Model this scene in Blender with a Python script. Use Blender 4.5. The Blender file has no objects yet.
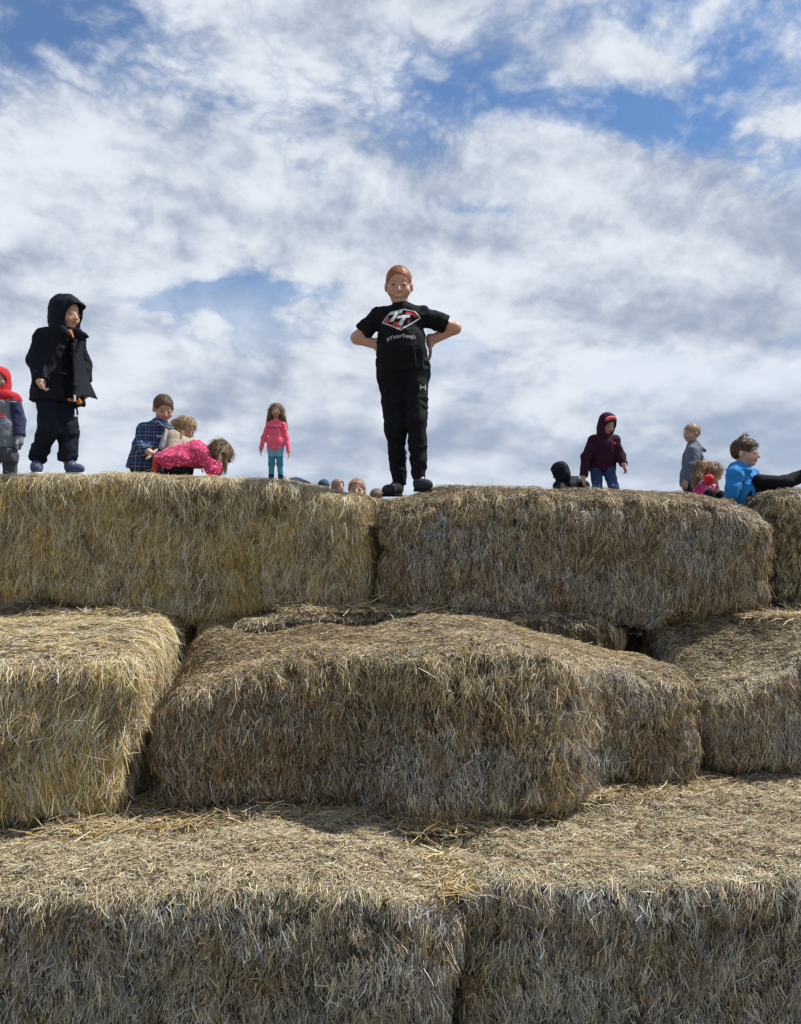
import bpy, bmesh, math, os
import numpy as np
from mathutils import Vector, Matrix
from mathutils.bvhtree import BVHTree

# ------------------------------------------------------------------ camera, sky, sun, exposure
C = bpy.context.scene.collection
SC = bpy.context.scene
W, H, F, HORIZON, CZ = 801.0, 1024.0, 790.0, 528.0, 2.10

cam_data = bpy.data.cameras.new('camera')
cam = bpy.data.objects.new('camera', cam_data)
C.objects.link(cam)
cam.location = (0, 0, CZ)
cam.rotation_euler = (math.radians(90), 0, 0)
cam_data.sensor_fit = 'VERTICAL'
cam_data.sensor_height = 24.0
cam_data.lens = F / H * 24.0
cam_data.shift_y = (HORIZON - H / 2) / H
cam_data.clip_start = 0.05
cam_data.clip_end = 6000
SC.camera = cam

SUN_EL, SUN_AZ = 56.0, 75.0        # azimuth measured clockwise from +Y (the view direction)
SKY_STRENGTH = 0.10
world = bpy.data.worlds.new('World')
SC.world = world
world.use_nodes = True
world.cycles.sampling_method = 'MANUAL'
world.cycles.sample_map_resolution = 512
SC.view_settings.view_transform = 'Standard'
SC.view_settings.look = 'None'
SC.view_settings.exposure = 0.13
SC.view_settings.gamma = 1.0
SC.view_settings.use_curve_mapping = False

sun_data = bpy.data.lights.new('sun', 'SUN')
sun_data.energy = 5.0
sun_data.angle = math.radians(0.6)
sun_data.color = (1.0, 0.96, 0.90)
sun = bpy.data.objects.new('sun', sun_data)
C.objects.link(sun)
_e, _a = math.radians(SUN_EL), math.radians(SUN_AZ)
sun_dir = Vector((math.cos(_e) * math.sin(_a), math.cos(_e) * math.cos(_a), math.sin(_e)))
sun.rotation_euler = (-sun_dir).to_track_quat('-Z', 'Y').to_euler()
sun.location = (8, -4, 14)


class NT:
    """Small helper to write node trees as expressions."""
    def __init__(self, tree):
        self.t = tree
        tree.nodes.clear()

    def node(self, typ, **kw):
        n = self.t.nodes.new(typ)
        for k, v in kw.items():
            setattr(n, k, v)
        return n

    def put(self, sock, v):
        if isinstance(v, bpy.types.NodeSocket):
            self.t.links.new(v, sock)
        elif v is not None:
            if hasattr(sock.default_value, '__len__') and not hasattr(v, '__len__'):
                v = (v,) * len(sock.default_value)
            sock.default_value = v

    def m(self, op, a, b=None, c=None, clamp=False):
        n = self.node('ShaderNodeMath', operation=op, use_clamp=clamp)
        self.put(n.inputs[0], a)
        if b is not None:
            self.put(n.inputs[1], b)
        if c is not None:
            self.put(n.inputs[2], c)
        return n.outputs[0]

    def step(self, v, lo, hi, a=0.0, b=1.0):
        n = self.node('ShaderNodeMapRange', interpolation_type='SMOOTHSTEP')
        self.put(n.inputs[0], v)
        for i, x in enumerate((lo, hi, a, b)):
            self.put(n.inputs[i + 1], x)
        return n.outputs[0]

    def noise(self, vec, scale, detail=4, rough=0.5, dist=0.0, lac=2.0, out=0):
        n = self.node('ShaderNodeTexNoise')
        self.put(n.inputs['Vector'], vec)
        n.inputs['Scale'].default_value = scale
        n.inputs['Detail'].default_value = detail
        n.inputs['Roughness'].default_value = rough
        n.inputs['Lacunarity'].default_value = lac
        n.inputs['Distortion'].default_value = dist
        return n.outputs[out]

    def mix(self, f, a, b, mode='MIX'):
        n = self.node('ShaderNodeMix', data_type='RGBA', blend_type=mode)
        self.put(n.inputs[0], f)
        for s, v in ((n.inputs[6], a), (n.inputs[7], b)):
            self.put(s, (tuple(v) + (1,)) if isinstance(v, (tuple, list)) and len(v) == 3 else v)
        return n.outputs[2]

    def vec(self, x, y, z):
        n = self.node('ShaderNodeCombineXYZ')
        for i, v in enumerate((x, y, z)):
            self.put(n.inputs[i], v)
        return n.outputs[0]

    def xyz(self, v):
        n = self.node('ShaderNodeSeparateXYZ')
        self.put(n.inputs[0], v)
        return n.outputs


def build_sky():
    n = NT(world.node_tree)
    out = n.node('ShaderNodeOutputWorld')
    bg = n.node('ShaderNodeBackground')
    n.t.links.new(bg.outputs[0], out.inputs[0])
    bg.inputs[1].default_value = SKY_STRENGTH
    sky = n.node('ShaderNodeTexSky', sky_type='NISHITA')
    sky.sun_disc = False
    sky.sun_elevation = math.radians(SUN_EL)
    sky.sun_rotation = math.radians(SUN_AZ)
    sky.air_density, sky.dust_density, sky.ozone_density = 1.0, 0.6, 2.0
    d = n.node('ShaderNodeTexCoord').outputs['Generated']
    x, y, z = n.xyz(d)
    zz = n.m('MAXIMUM', n.m('ADD', z, CURVE), 0.03)
    # the cloud layer is a shell overhead: direction -> point on the layer
    px = n.m('DIVIDE', x, zz)
    py = n.m('DIVIDE', y, zz)
    P = n.vec(px, py, 0.0)
    # banks run obliquely across the view
    Ps = n.vec(n.m('ADD', n.m('MULTIPLY', px, 0.95), n.m('MULTIPLY', py, 0.20)), n.m('ADD', n.m('MULTIPLY', py, 0.95), n.m('MULTIPLY', px, -0.20)), 3.7)
    warp = n.noise(P, 3.0, 2, 0.5, out=1)
    vm = n.node('ShaderNodeVectorMath', operation='MULTIPLY_ADD')
    n.put(vm.inputs[0], warp)
    n.put(vm.inputs[1], (0.10, 0.10, 0.0))
    n.put(vm.inputs[2], Ps)
    Q = vm.outputs[0]
    big = n.noise(Q, 2.3, 2, 0.5)
    mid = n.noise(Q, 5.6, 3, 0.5)
    fine = n.m('ABSOLUTE', n.m('MULTIPLY_ADD', n.noise(Q, 15.0, 5, 0.60), 2.4, -1.2))   # billows: round heads, sharp creases
    crisp = n.step(z, 0.02, 0.42, 0.25, 1.0)                  # far clouds lose their small detail
    dens = n.m('ADD', n.m('MULTIPLY', big, 0.62), n.m('ADD', n.m('MULTIPLY', mid, 0.48), n.m('MULTIPLY_ADD', n.m('MULTIPLY', n.m('SUBTRACT', fine, 0.25), crisp), 0.24, 0.15)))
    # openings in the cloud layer, as ellipses on the layer (centre, radii, tilt, strength)
    for cx, cy, rx, ry, ang, s in GAPS:
        dx = n.m('SUBTRACT', px, cx)
        dy = n.m('SUBTRACT', py, cy)
        ca, sa = math.cos(ang), math.sin(ang)
        u = n.m('ADD', n.m('MULTIPLY', dx, ca / rx), n.m('MULTIPLY', dy, sa / rx))
        v = n.m('ADD', n.m('MULTIPLY', dx, -sa / ry), n.m('MULTIPLY', dy, ca / ry))
        r2 = n.m('ADD', n.m('MULTIPLY', u, u), n.m('MULTIPLY', v, v))
        g = n.m('EXPONENT', n.m('MULTIPLY', r2, -1.0))
        dens = n.m('SUBTRACT', dens, n.m('MULTIPLY', g, s))
    dens = n.m('ADD', dens, n.step(z, 0.34, 0.56, CLOUD_BIAS - 0.05, CLOUD_BIAS - 0.155))
    cover = n.step(dens, 0.40, 0.61)
    low = n.step(z, 0.18, 0.36, 1.0, 0.0)                     # the layer closes up towards the horizon
    cover = n.m('MAXIMUM', cover, n.m('MULTIPLY', low, 0.92))
    # relief: density here against density a little way towards the sun
    vo = n.node('ShaderNodeVectorMath', operation='ADD')
    n.put(vo.inputs[0], Q)
    n.put(vo.inputs[1], (0.03, 0.04, 0.0))
    mid2 = n.noise(vo.outputs[0], 5.6, 3, 0.5)
    fine2 = n.m('ABSOLUTE', n.m('MULTIPLY_ADD', n.noise(vo.outputs[0], 15.0, 5, 0.60), 2.4, -1.2))
    relief = n.m('ADD', n.m('MULTIPLY', n.m('SUBTRACT', mid, mid2), 1.2), n.m('MULTIPLY', n.m('MULTIPLY', n.m('SUBTRACT', fine, fine2), crisp), 0.45))
    bank = n.noise(n.vec(n.m('MULTIPLY', px, 0.9), n.m('MULTIPLY', py, 1.4), 9.1), 2.3, 3, 0.5, 0.3)
    lit = n.m('ADD', n.m('MULTIPLY', bank, 1.15), n.m('ADD', n.m('MULTIPLY', relief, 0.85), n.m('MULTIPLY', mid, 0.35)))
    for cx, cy, rx, ry, s in BANKS:
        u = n.m('DIVIDE', n.m('SUBTRACT', px, cx), rx)
        v = n.m('DIVIDE', n.m('SUBTRACT', py, cy), ry)
        r2 = n.m('ADD', n.m('MULTIPLY', u, u), n.m('MULTIPLY', v, v))
        lit = n.m('ADD', lit, n.m('MULTIPLY', n.m('EXPONENT', n.m('MULTIPLY', r2, -1.0)), s))
    lit = n.step(lit, 0.36, 1.06)
    col = n.mix(lit, CLOUD_DARK, CLOUD_LIGHT)
    hazec = n.mix(n.step(z, 0.0, 0.16, 0.45, 0.0), col, CLOUD_HAZE)
    blue = n.mix(1.0, sky.outputs[0], SKY_TINT, 'MULTIPLY')
    blue = n.mix(0.10, blue, CLOUD_HAZE)
    n.put(bg.inputs[0], n.mix(cover, blue, hazec))


CURVE = 0.48


def plane_pt(px, py):
    d = Vector(((px - 400.5) / F, 1.0, (HORIZON - py) / F)).normalized()
    return d.x / (d.z + CURVE), d.y / (d.z + CURVE)


GAPS = []
for gx, gy, rx, ry, ang, s in (
        (430, 85, 80, 36, 0.1, 0.13), (540, 105, 80, 26, 0.15, 0.10), (640, 118, 90, 28, 0.2, 0.17), (740, 100, 70, 40, 0.3, 0.08),
        (490, 210, 70, 14, 0.0, 0.18), (250, 292, 120, 15, 0.0, 0.20), (70, 25, 140, 36, -0.1, 0.05), (380, 25, 60, 40, 0.0, 0.07),
        (620, 270, 230, 75, 0.0, -0.26), (180, 215, 180, 50, 0.0, -0.10), (775, 120, 40, 20, 0.0, -0.14), (640, 66, 80, 20, 0.1, -0.16),
        (130, 380, 200, 60, 0, -0.1), (110, 110, 110, 50, 0.2, -0.06), (300, 130, 120, 40, 0, -0.06)):
    c = plane_pt(gx, gy)
    ex = (plane_pt(gx + rx, gy)[0] - plane_pt(gx - rx, gy)[0]) / 2
    ey = abs(plane_pt(gx, gy + ry)[1] - plane_pt(gx, gy - ry)[1]) / 2
    GAPS.append((c[0], c[1], ex, ey, ang, s))
BANKS = []
for gx, gy, rx, ry, s in ((720, 325, 120, 35, -0.22), (600, 255, 200, 45, 0.20), (100, 200, 170, 90, 0.12), (420, 400, 120, 40, -0.08), (600, 390, 160, 30, 0.10), (250, 340, 200, 30, 0.10),
                          (560, 330, 90, 30, -0.1), (300, 120, 160, 50, 0.06), (720, 440, 120, 30, -0.12), (200, 240, 90, 25, -0.08)):
    c = plane_pt(gx, gy)
    ex = (plane_pt(gx + rx, gy)[0] - plane_pt(gx - rx, gy)[0]) / 2
    ey = abs(plane_pt(gx, gy + ry)[1] - plane_pt(gx, gy - ry)[1]) / 2
    BANKS.append((c[0], c[1], ex, ey, s))
CLOUD_BIAS = -0.025
CLOUD_DARK = (3.2, 3.8, 5.0)
CLOUD_LIGHT = (7.2, 7.7, 8.4)
CLOUD_HAZE = (4.9, 5.7, 7.0)
SKY_TINT = (0.52, 0.82, 1.10)
build_sky()


# ------------------------------------------------------------------ helpers
def at(px, py, Y):
    """A point of the place: Y metres ahead of where the photographer stands, seen in that direction."""
    return Vector(((px - 400.5) / F * Y, Y, CZ + (HORIZON - py) / F * Y))


def _hash(ix, iy, iz, seed):
    h = (ix.astype(np.uint32) * np.uint32(374761393) + iy.astype(np.uint32) * np.uint32(668265263)
         + iz.astype(np.uint32) * np.uint32(2147483647) + np.uint32((seed * 974711 + 12345) & 0xffffffff))
    h = (h ^ (h >> np.uint32(13))) * np.uint32(1274126177)
    h = h ^ (h >> np.uint32(16))
    return (h & np.uint32(0xffffff)).astype(np.float32) / np.float32(0xffffff)


def vnoise(p, seed=0):
    """Value noise in -1..1 at an array of points."""
    p = np.asarray(p, dtype=np.float32)
    i = np.floor(p).astype(np.int64)
    f = p - i
    f = f * f * (3 - 2 * f)
    r = 0
    for dx in (0, 1):
        for dy in (0, 1):
            for dz in (0, 1):
                w = (f[..., 0] if dx else 1 - f[..., 0]) * (f[..., 1] if dy else 1 - f[..., 1]) * (f[..., 2] if dz else 1 - f[..., 2])
                r = r + w * _hash(i[..., 0] + dx, i[..., 1] + dy, i[..., 2] + dz, seed)
    return r * 2 - 1


def fbm(p, octaves=4, seed=0, gain=0.5):
    p = np.asarray(p, dtype=np.float32)
    a, s, r = 1.0, 0.0, 0
    for o in range(octaves):
        r = r + a * vnoise(p * (2 ** o) + 17.3 * o, seed + o)
        s += a
        a *= gain
    return r / s


def smooth(lo, hi, x):
    t = np.clip((x - lo) / (hi - lo), 0, 1)
    return t * t * (3 - 2 * t)


def mesh_obj(name, verts, faces, mat, parent=None, colors=None, smooth_shade=True, loop_counts=4, mat_index=None):
    """Link numpy verts and faces (quads, or triangles) as ONE mesh object."""
    verts = np.ascontiguousarray(verts, dtype=np.float32)
    faces = np.ascontiguousarray(faces, dtype=np.int32)
    me = bpy.data.meshes.new(name)
    k = faces.shape[1]
    me.vertices.add(len(verts))
    me.vertices.foreach_set('co', verts.ravel())
    me.loops.add(faces.size)
    me.loops.foreach_set('vertex_index', faces.ravel())
    me.polygons.add(len(faces))
    me.polygons.foreach_set('loop_start', np.arange(0, faces.size, k, dtype=np.int32))
    if mat_index is not None:
        me.polygons.foreach_set('material_index', np.ascontiguousarray(mat_index, dtype=np.int32))
    me.polygons.foreach_set('use_smooth', np.full(len(faces), smooth_shade))
    me.update(calc_edges=True)
    me.validate()
    if colors is not None:
        at_ = me.color_attributes.new('tint', 'FLOAT_COLOR', 'POINT')
        c4 = np.ones((len(verts), 4), dtype=np.float32)
        c4[:, :3] = colors
        at_.data.foreach_set('color', c4.ravel())
    for m_ in (mat if isinstance(mat, (list, tuple)) else [mat]):
        me.materials.append(m_)
    o = bpy.data.objects.new(name, me)
    C.objects.link(o)
    if parent is not None:
        o.parent = parent
        o.matrix_parent_inverse = Matrix.Translation(-Vector(parent.location))
    return o


def tag(o, label=None, cat=None, group=None, kind=None):
    for k, v in (('label', label), ('category', cat), ('group', group), ('kind', kind)):
        if v:
            o[k] = v
    return o


def new_mat(name):
    m_ = bpy.data.materials.new(name)
    m_.use_nodes = True
    n = NT(m_.node_tree)
    out = n.node('ShaderNodeOutputMaterial')
    b = n.node('ShaderNodeBsdfPrincipled')
    n.t.links.new(b.outputs[0], out.inputs[0])
    return m_, n, b


def mat_straw():
    m_, n, b = new_mat('straw')
    a = n.node('ShaderNodeAttribute', attribute_name='tint').outputs['Color']
    tc = n.node('ShaderNodeTexCoord').outputs['Object']
    v = n.m('ADD', 0.82, n.m('MULTIPLY', n.noise(tc, 55, 3, 0.6), 0.36))
    n.put(b.inputs['Base Color'], n.mix(1.0, a, n.vec(v, v, v), 'MULTIPLY'))
    b.inputs['Roughness'].default_value = 0.55
    b.inputs['Specular IOR Level'].default_value = 0.35
    return m_


def mat_core():
    m_, n, b = new_mat('packed_straw')
    tc = n.node('ShaderNodeTexCoord').outputs['Object']
    x, y, z = n.xyz(tc)
    st = n.vec(n.m('MULTIPLY', x, 60), n.m('MULTIPLY', y, 60), n.m('MULTIPLY', z, 9))
    f = n.noise(st, 1.0, 5, 0.65)
    col = n.mix(n.step(f, 0.35, 0.7), (0.03, 0.021, 0.012), (0.15, 0.11, 0.06))
    n.put(b.inputs['Base Color'], col)
    b.inputs['Roughness'].default_value = 0.9
    bump = n.node('ShaderNodeBump')
    bump.inputs['Strength'].default_value = 0.8
    bump.inputs['Distance'].default_value = 0.01
    n.put(bump.inputs['Height'], f)
    n.put(b.inputs['Normal'], bump.outputs[0])
    return m_


STRAW, CORE = mat_straw(), mat_core()

# straw colours: golden, pale, ochre, brown, grey, silver, dark
PAL = dict(tan=(0.44, 0.36, 0.24), gold=(0.42, 0.285, 0.09), pale=(0.60, 0.50, 0.31), ochre=(0.31, 0.215, 0.105), brown=(0.175, 0.115, 0.06),
           grey=(0.27, 0.245, 0.21), silver=(0.50, 0.47, 0.43), dark=(0.06, 0.045, 0.03), olive=(0.25, 0.20, 0.085))


def pick(pal, r):
    names = list(pal)
    w = np.cumsum([pal[k] for k in names])
    i = np.searchsorted(w / w[-1], np.clip(r, 0, 0.99999))
    return np.array([PAL[k] for k in names])[np.clip(i, 0, len(names) - 1)]


def ribbons(root, tan, nor, length, width, lift, bend, seg=2):
    """Thin bent straw blades: arrays of roots, directions and sizes -> verts, faces."""
    N = len(root)
    side = np.cross(tan, nor)
    side /= np.linalg.norm(side, axis=1, keepdims=True) + 1e-9
    V = np.empty((N, seg + 1, 2, 3), dtype=np.float32)
    for k in range(seg + 1):
        t = k / seg
        p = root + tan * (length * t)[:, None] + nor * (lift * t * length)[:, None] + side * (bend * length * t * t)[:, None]
        p = p + nor * (0.12 * length * np.sin(np.pi * t))[:, None] * 0.5
        w = width * (1.0 - 0.35 * t) * 0.5
        V[:, k, 0] = p - side * w[:, None]
        V[:, k, 1] = p + side * w[:, None]
    base = (np.arange(N) * (seg + 1) * 2)[:, None]
    Fs = []
    for k in range(seg):
        q = np.array([2 * k, 2 * k + 1, 2 * k + 3, 2 * k + 2])
        Fs.append(base + q)
    return V.reshape(-1, 3), np.concatenate(Fs)


def roll(tan, nor, ang):
    """Turn each blade's normal about its own length."""
    s = np.cross(tan, nor)
    return nor * np.cos(ang)[:, None] + s * np.sin(ang)[:, None]


def tube(pts, rad, k=6):
    """A round cord along a polyline."""
    pts = np.asarray(pts, float)
    d = np.gradient(pts, axis=0)
    d /= np.linalg.norm(d, axis=1, keepdims=True) + 1e-12
    a = np.cross(d, [0.0, 0.0, 1.0])
    a /= np.linalg.norm(a, axis=1, keepdims=True) + 1e-12
    b = np.cross(d, a)
    rad = np.broadcast_to(np.asarray(rad, float), (len(pts),))
    th = np.arange(k) * 2 * np.pi / k
    V = pts[:, None] + (a[:, None] * np.cos(th)[None, :, None] + b[:, None] * np.sin(th)[None, :, None]) * rad[:, None, None]
    i, j = np.meshgrid(np.arange(len(pts) - 1), np.arange(k), indexing='ij')
    q = np.stack([i * k + j, i * k + (j + 1) % k, (i + 1) * k + (j + 1) % k, (i + 1) * k + j], -1).reshape(-1, 4)
    return V.reshape(-1, 3), q


class Bale:
    """A big square straw bale: a rounded, slumped box of packed straw with its straw blades, one mesh."""
    def __init__(self, c, size, yaw=0.0, r=0.10, deform=None, seed=1, amp=0.048):
        self.c, self.half, self.yaw, self.r, self.deform, self.seed, self.amp = np.array(c, float), np.array(size, float) / 2, yaw, r, deform, seed, amp
        ca, sa = math.cos(yaw), math.sin(yaw)
        self.R = np.array([[ca, -sa, 0], [sa, ca, 0], [0, 0, 1.0]])

    def surf(self, p):
        """Box-surface points -> points in bale space and normals."""
        h, r = self.half, self.r
        inner = np.clip(p, -(h - r), h - r)
        d = p - inner
        n = d / (np.linalg.norm(d, axis=1, keepdims=True) + 1e-9)
        q = inner + r * n
        s = self.seed * 7.7
        q = q + n * (self.amp * fbm(q * 3.1 + s, 3, self.seed))[:, None]
        q = q + n * (0.026 * fbm(q * np.array([15.0, 15.0, 7.0]) + s, 3, self.seed + 5) * (1 - 0.6 * smooth(0.5, 0.9, n[:, 2])))[:, None]
        # the flakes the bale was pressed in: shallow grooves across its length
        side = (1 - np.abs(n[:, 0])) * (1 - smooth(0.4, 0.85, n[:, 2]))
        ph = q[:, 0] * 2 * np.pi / 0.135 + 1.8 * fbm(q * 2.0 + s, 2, self.seed + 9)
        q = q - n * (0.018 * side * np.maximum(0, np.cos(ph)) ** 6)[:, None]
        # holes where handfuls have come away, and the grooves cut by the strings
        q = q - n * (0.040 * smooth(0.22, 0.55, fbm(q * 8.0 + s, 2, self.seed + 13)) * (1 - 0.92 * smooth(0.5, 0.9, n[:, 2])))[:, None]
        for z0 in (-0.17, 0.02, 0.19):
            q = q - n * (0.012 * np.exp(-((q[:, 2] - z0 * h[2] * 2 + 0.01 * np.sin(q[:, 0] * 5)) / 0.016) ** 2) * (np.abs(n[:, 2]) < 0.5))[:, None]
        if self.deform is not None:
            q = self.deform(q)
        return q, n

    def world(self, q):
        return q @ self.R.T + self.c

    def box_pts(self, rng, N, weights):
        h = self.half
        areas = np.array([h[1] * h[2], h[1] * h[2], h[0] * h[2], h[0] * h[2], h[0] * h[1], h[0] * h[1]]) * np.array(weights)
        f = rng.choice(6, N, p=areas / areas.sum())
        p = rng.uniform(-1, 1, (N, 3)) * h
        ax, sg = f // 2, np.where(f % 2 == 0, -1.0, 1.0)
        p[np.arange(N), ax] = sg * h[ax]
        return p

    def build(self, label, front, top, n=20000, weights=(1, 1, 1.6, .25, .1, 1.3), wid=(0.0015, 0.0035), length=(0.022, 0.080),
              lip=0.12, group='big straw bales stacked in steps', flop=0.24, bright=1.0, patch=None, rolled=0.0):
        rng = np.random.default_rng(self.seed)
        h = self.half
        # core
        vs, fs, off = [], [], 0
        st = 0.03
        for ax in range(3):
            a, b = [i for i in range(3) if i != ax]
            na, nb = max(2, int(2 * h[a] / st)), max(2, int(2 * h[b] / st))
            ga, gb = np.meshgrid(np.linspace(-h[a], h[a], na), np.linspace(-h[b], h[b], nb), indexing='ij')
            for sg in (-1, 1):
                p = np.zeros((na * nb, 3))
                p[:, a], p[:, b], p[:, ax] = ga.ravel(), gb.ravel(), sg * h[ax]
                q, nn = self.surf(p)
                vs.append(self.world(q - nn * (0.024 - 0.014 * smooth(0.5, 0.9, nn[:, 2]))[:, None]))
                idx = np.arange(na * nb).reshape(na, nb)
                quad = np.stack([idx[:-1, :-1], idx[1:, :-1], idx[1:, 1:], idx[:-1, 1:]], -1).reshape(-1, 4)
                flip = (sg < 0) != (ax == 1)
                fs.append((quad[:, ::-1] if flip else quad) + off)
                off += na * nb
        cv, cf = np.concatenate(vs), np.concatenate(fs)
        # blades, in tufts that share a place, a lie and a colour
        nt = max(1, n // 7)
        tp = self.box_pts(rng, nt, weights)
        tlen = rng.uniform(0.55, 1.25, nt)
        ti = rng.integers(0, nt, n)
        tang = rng.normal(0, flop, nt)
        tbri = np.exp(rng.normal(0, 0.34, nt))
        tcol = rng.random(nt)
        tup = rng.normal(0, 1, nt)
        p = np.clip(tp[ti] + rng.normal(0, 0.014, (n, 3)), -h, h)
        q, nn = self.surf(p)
        wn = nn @ self.R.T
        wp = self.world(q)
        up = smooth(0.45, 0.85, wn[:, 2])
        down = np.array([0, 0, -1.0]) - wn * (-wn[:, 2])[:, None]
        rnd = rng.normal(size=(n, 3))
        rnd -= wn * (rnd * wn).sum(1)[:, None]
        rnd /= np.linalg.norm(rnd, axis=1, keepdims=True)
        dl = np.linalg.norm(down, axis=1, keepdims=True)
        down = np.where(dl > 0.05, down / (dl + 1e-9), rnd)
        side = np.cross(down, wn)
        clump = fbm(wp * np.array([6.0, 6.0, 4.0]) + self.seed, 2, self.seed + 20)
        ang = tang[ti] + rng.normal(0, 0.20, n) + clump * 0.45 + np.where(rng.random(n) < 0.13, rng.uniform(-1.5, 1.5, n), 0)
        hang = down * np.cos(ang)[:, None] + side * np.sin(ang)[:, None]
        tan = hang * (1 - up)[:, None] + rnd * up[:, None]
        tan -= wn * (tan * wn).sum(1)[:, None]
        tan /= np.linalg.norm(tan, axis=1, keepdims=True) + 1e-9
        L = length[0] + (length[1] - length[0]) * rng.random(n) ** 2.0
        L *= tlen[ti]
        wd = rng.uniform(wid[0], wid[1], n)
        long_ = rng.random(n) < 0.06
        L *= 1 - up * np.where(long_, 0.1, 0.42)
        wd *= 1 - up * np.where(long_, 0.1, 0.25)
        tuft = fbm(wp * 20.0, 2, self.seed + 31)
        lift = rng.normal(0.03, 0.09, n) + 0.08 * tup[ti] + 0.12 * tuft + np.where(rng.random(n) < 0.03, rng.uniform(0.2, 0.6, n), 0)
        lift = np.where(up > 0.5, np.clip(lift * 0.6, -0.05, 0.25), lift)
        bend = rng.normal(0, 0.2, n)
        depth = rng.uniform(-0.026, 0.004, n) * (1 - 0.75 * up) + (0.008 * tup[ti] + 0.012 * tuft) * (1 - 0.8 * up)
        root = wp + wn * depth[:, None] - tan * (L * 0.4)[:, None]
        nr = roll(tan, wn, rng.normal(0, 0.55, n))
        bv, bf = ribbons(root, tan, nr, L, wd, lift, bend)
        # colours
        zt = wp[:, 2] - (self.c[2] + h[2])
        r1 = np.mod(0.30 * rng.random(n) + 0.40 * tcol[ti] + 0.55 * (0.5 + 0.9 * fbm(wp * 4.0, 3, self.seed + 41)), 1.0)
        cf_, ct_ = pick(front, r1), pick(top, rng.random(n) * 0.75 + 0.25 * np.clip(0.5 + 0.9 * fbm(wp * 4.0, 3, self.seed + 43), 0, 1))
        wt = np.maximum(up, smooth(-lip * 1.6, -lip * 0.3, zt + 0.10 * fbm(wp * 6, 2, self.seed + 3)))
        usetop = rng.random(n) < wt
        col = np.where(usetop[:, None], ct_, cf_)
        if patch is not None:
            col = patch(wp, wn, col, rng)
        hi = rng.random(n) < 0.10
        col = np.where(hi[:, None], np.array(PAL['pale']) * 1.15, col)
        col = col * (np.exp(rng.normal(0, 0.30, n)) * tbri[ti] ** (1 - 0.6 * up))[:, None] * bright
        col = col * (1 + 0.10 * rng.normal(size=(n, 3)) * np.array([0.5, 0.3, 1.0]))
        col = np.clip(col, 0.015, 0.8)
        bc = np.repeat(col, 6, axis=0)
        V = np.concatenate([cv, bv])
        Fc = np.concatenate([cf, bf + len(cv)])
        mi = np.concatenate([np.zeros(len(cf), int), np.ones(len(bf), int)])
        colors = np.concatenate([np.full((len(cv), 3), 0.1), bc])
        base = Vector((self.c[0], self.c[1], self.c[2] - h[2]))
        o = mesh_obj('straw_bale', V - np.array(base), Fc, [CORE, STRAW], colors=colors, mat_index=mi)
        o.location = base
        tag(o, label, 'straw bale', group)
        self.o = o
        return self

    def on_top(self, x0, y0, x1, y1, n=60):
        """A line over the top between two places of the yard, lying on the straw."""
        t = np.linspace(0, 1, n)[:, None]
        w = np.array([[x0, y0]]) * (1 - t) + np.array([[x1, y1]]) * t
        l = np.concatenate([w - self.c[:2], np.zeros((n, 1))], 1) @ self.R
        l[:, 2] = self.half[2]
        l[:, :2] = np.clip(l[:, :2], -self.half[:2], self.half[:2])
        return self.world(self.surf(l)[0])

    def twine(self, x0, y0, x1, y1, mat, seed=0, rad=0.0020):
        pts = self.on_top(x0, y0, x1, y1)
        t = np.linspace(0, 1, len(pts)) * 9
        z = np.zeros_like(t)
        pts[:, 1] += 0.012 * vnoise(np.stack([t, z + seed, z], 1), seed)
        pts[:, 2] += 0.004 + 0.007 * vnoise(np.stack([t * 1.7, z + seed, z + 5], 1), seed)
        V, Fc = tube(pts, rad)
        o = mesh_obj('twine', V - np.array(self.o.location), Fc, mat)
        o.parent = self.o
        return o


# ------------------------------------------------------------------ the setting: ground
def mat_ground():
    m_, n, b = new_mat('dry_grass_soil')
    tc = n.node('ShaderNodeTexCoord').outputs['Object']
    f = n.noise(tc, 0.35, 6, 0.6)
    g = n.noise(tc, 9.0, 6, 0.7)
    col = n.mix(n.step(f, 0.4, 0.6), (0.10, 0.105, 0.035), (0.20, 0.16, 0.085))
    n.put(b.inputs['Base Color'], n.mix(n.m('MULTIPLY', g, 0.5), col, (0.26, 0.21, 0.11)))
    b.inputs['Roughness'].default_value = 0.95
    return m_


GROUND = mat_ground()
g_ = np.array([[-3000, -3000, 0], [3000, -3000, 0], [3000, 3000, 0], [-3000, 3000, 0]], float)
tag(mesh_obj('ground', g_, [[0, 1, 2, 3]], GROUND), kind='structure')


def terrain_height(x, y):
    """The trodden straw behind the steps: about level with the photographer's eyes, with mounds the children stand on."""
    z = CZ - 0.02 + 0.03 * np.sin(x * 1.7 + y)
    for mx, my, mz, rr in MOUNDS:
        w = np.exp(-(((x - mx) ** 2 + (y - my) ** 2) / rr ** 2) ** 2)
        z = z * (1 - w) + (CZ + mz) * w
    return z


MOUNDS = []          # filled in below by the people who stand there


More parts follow.
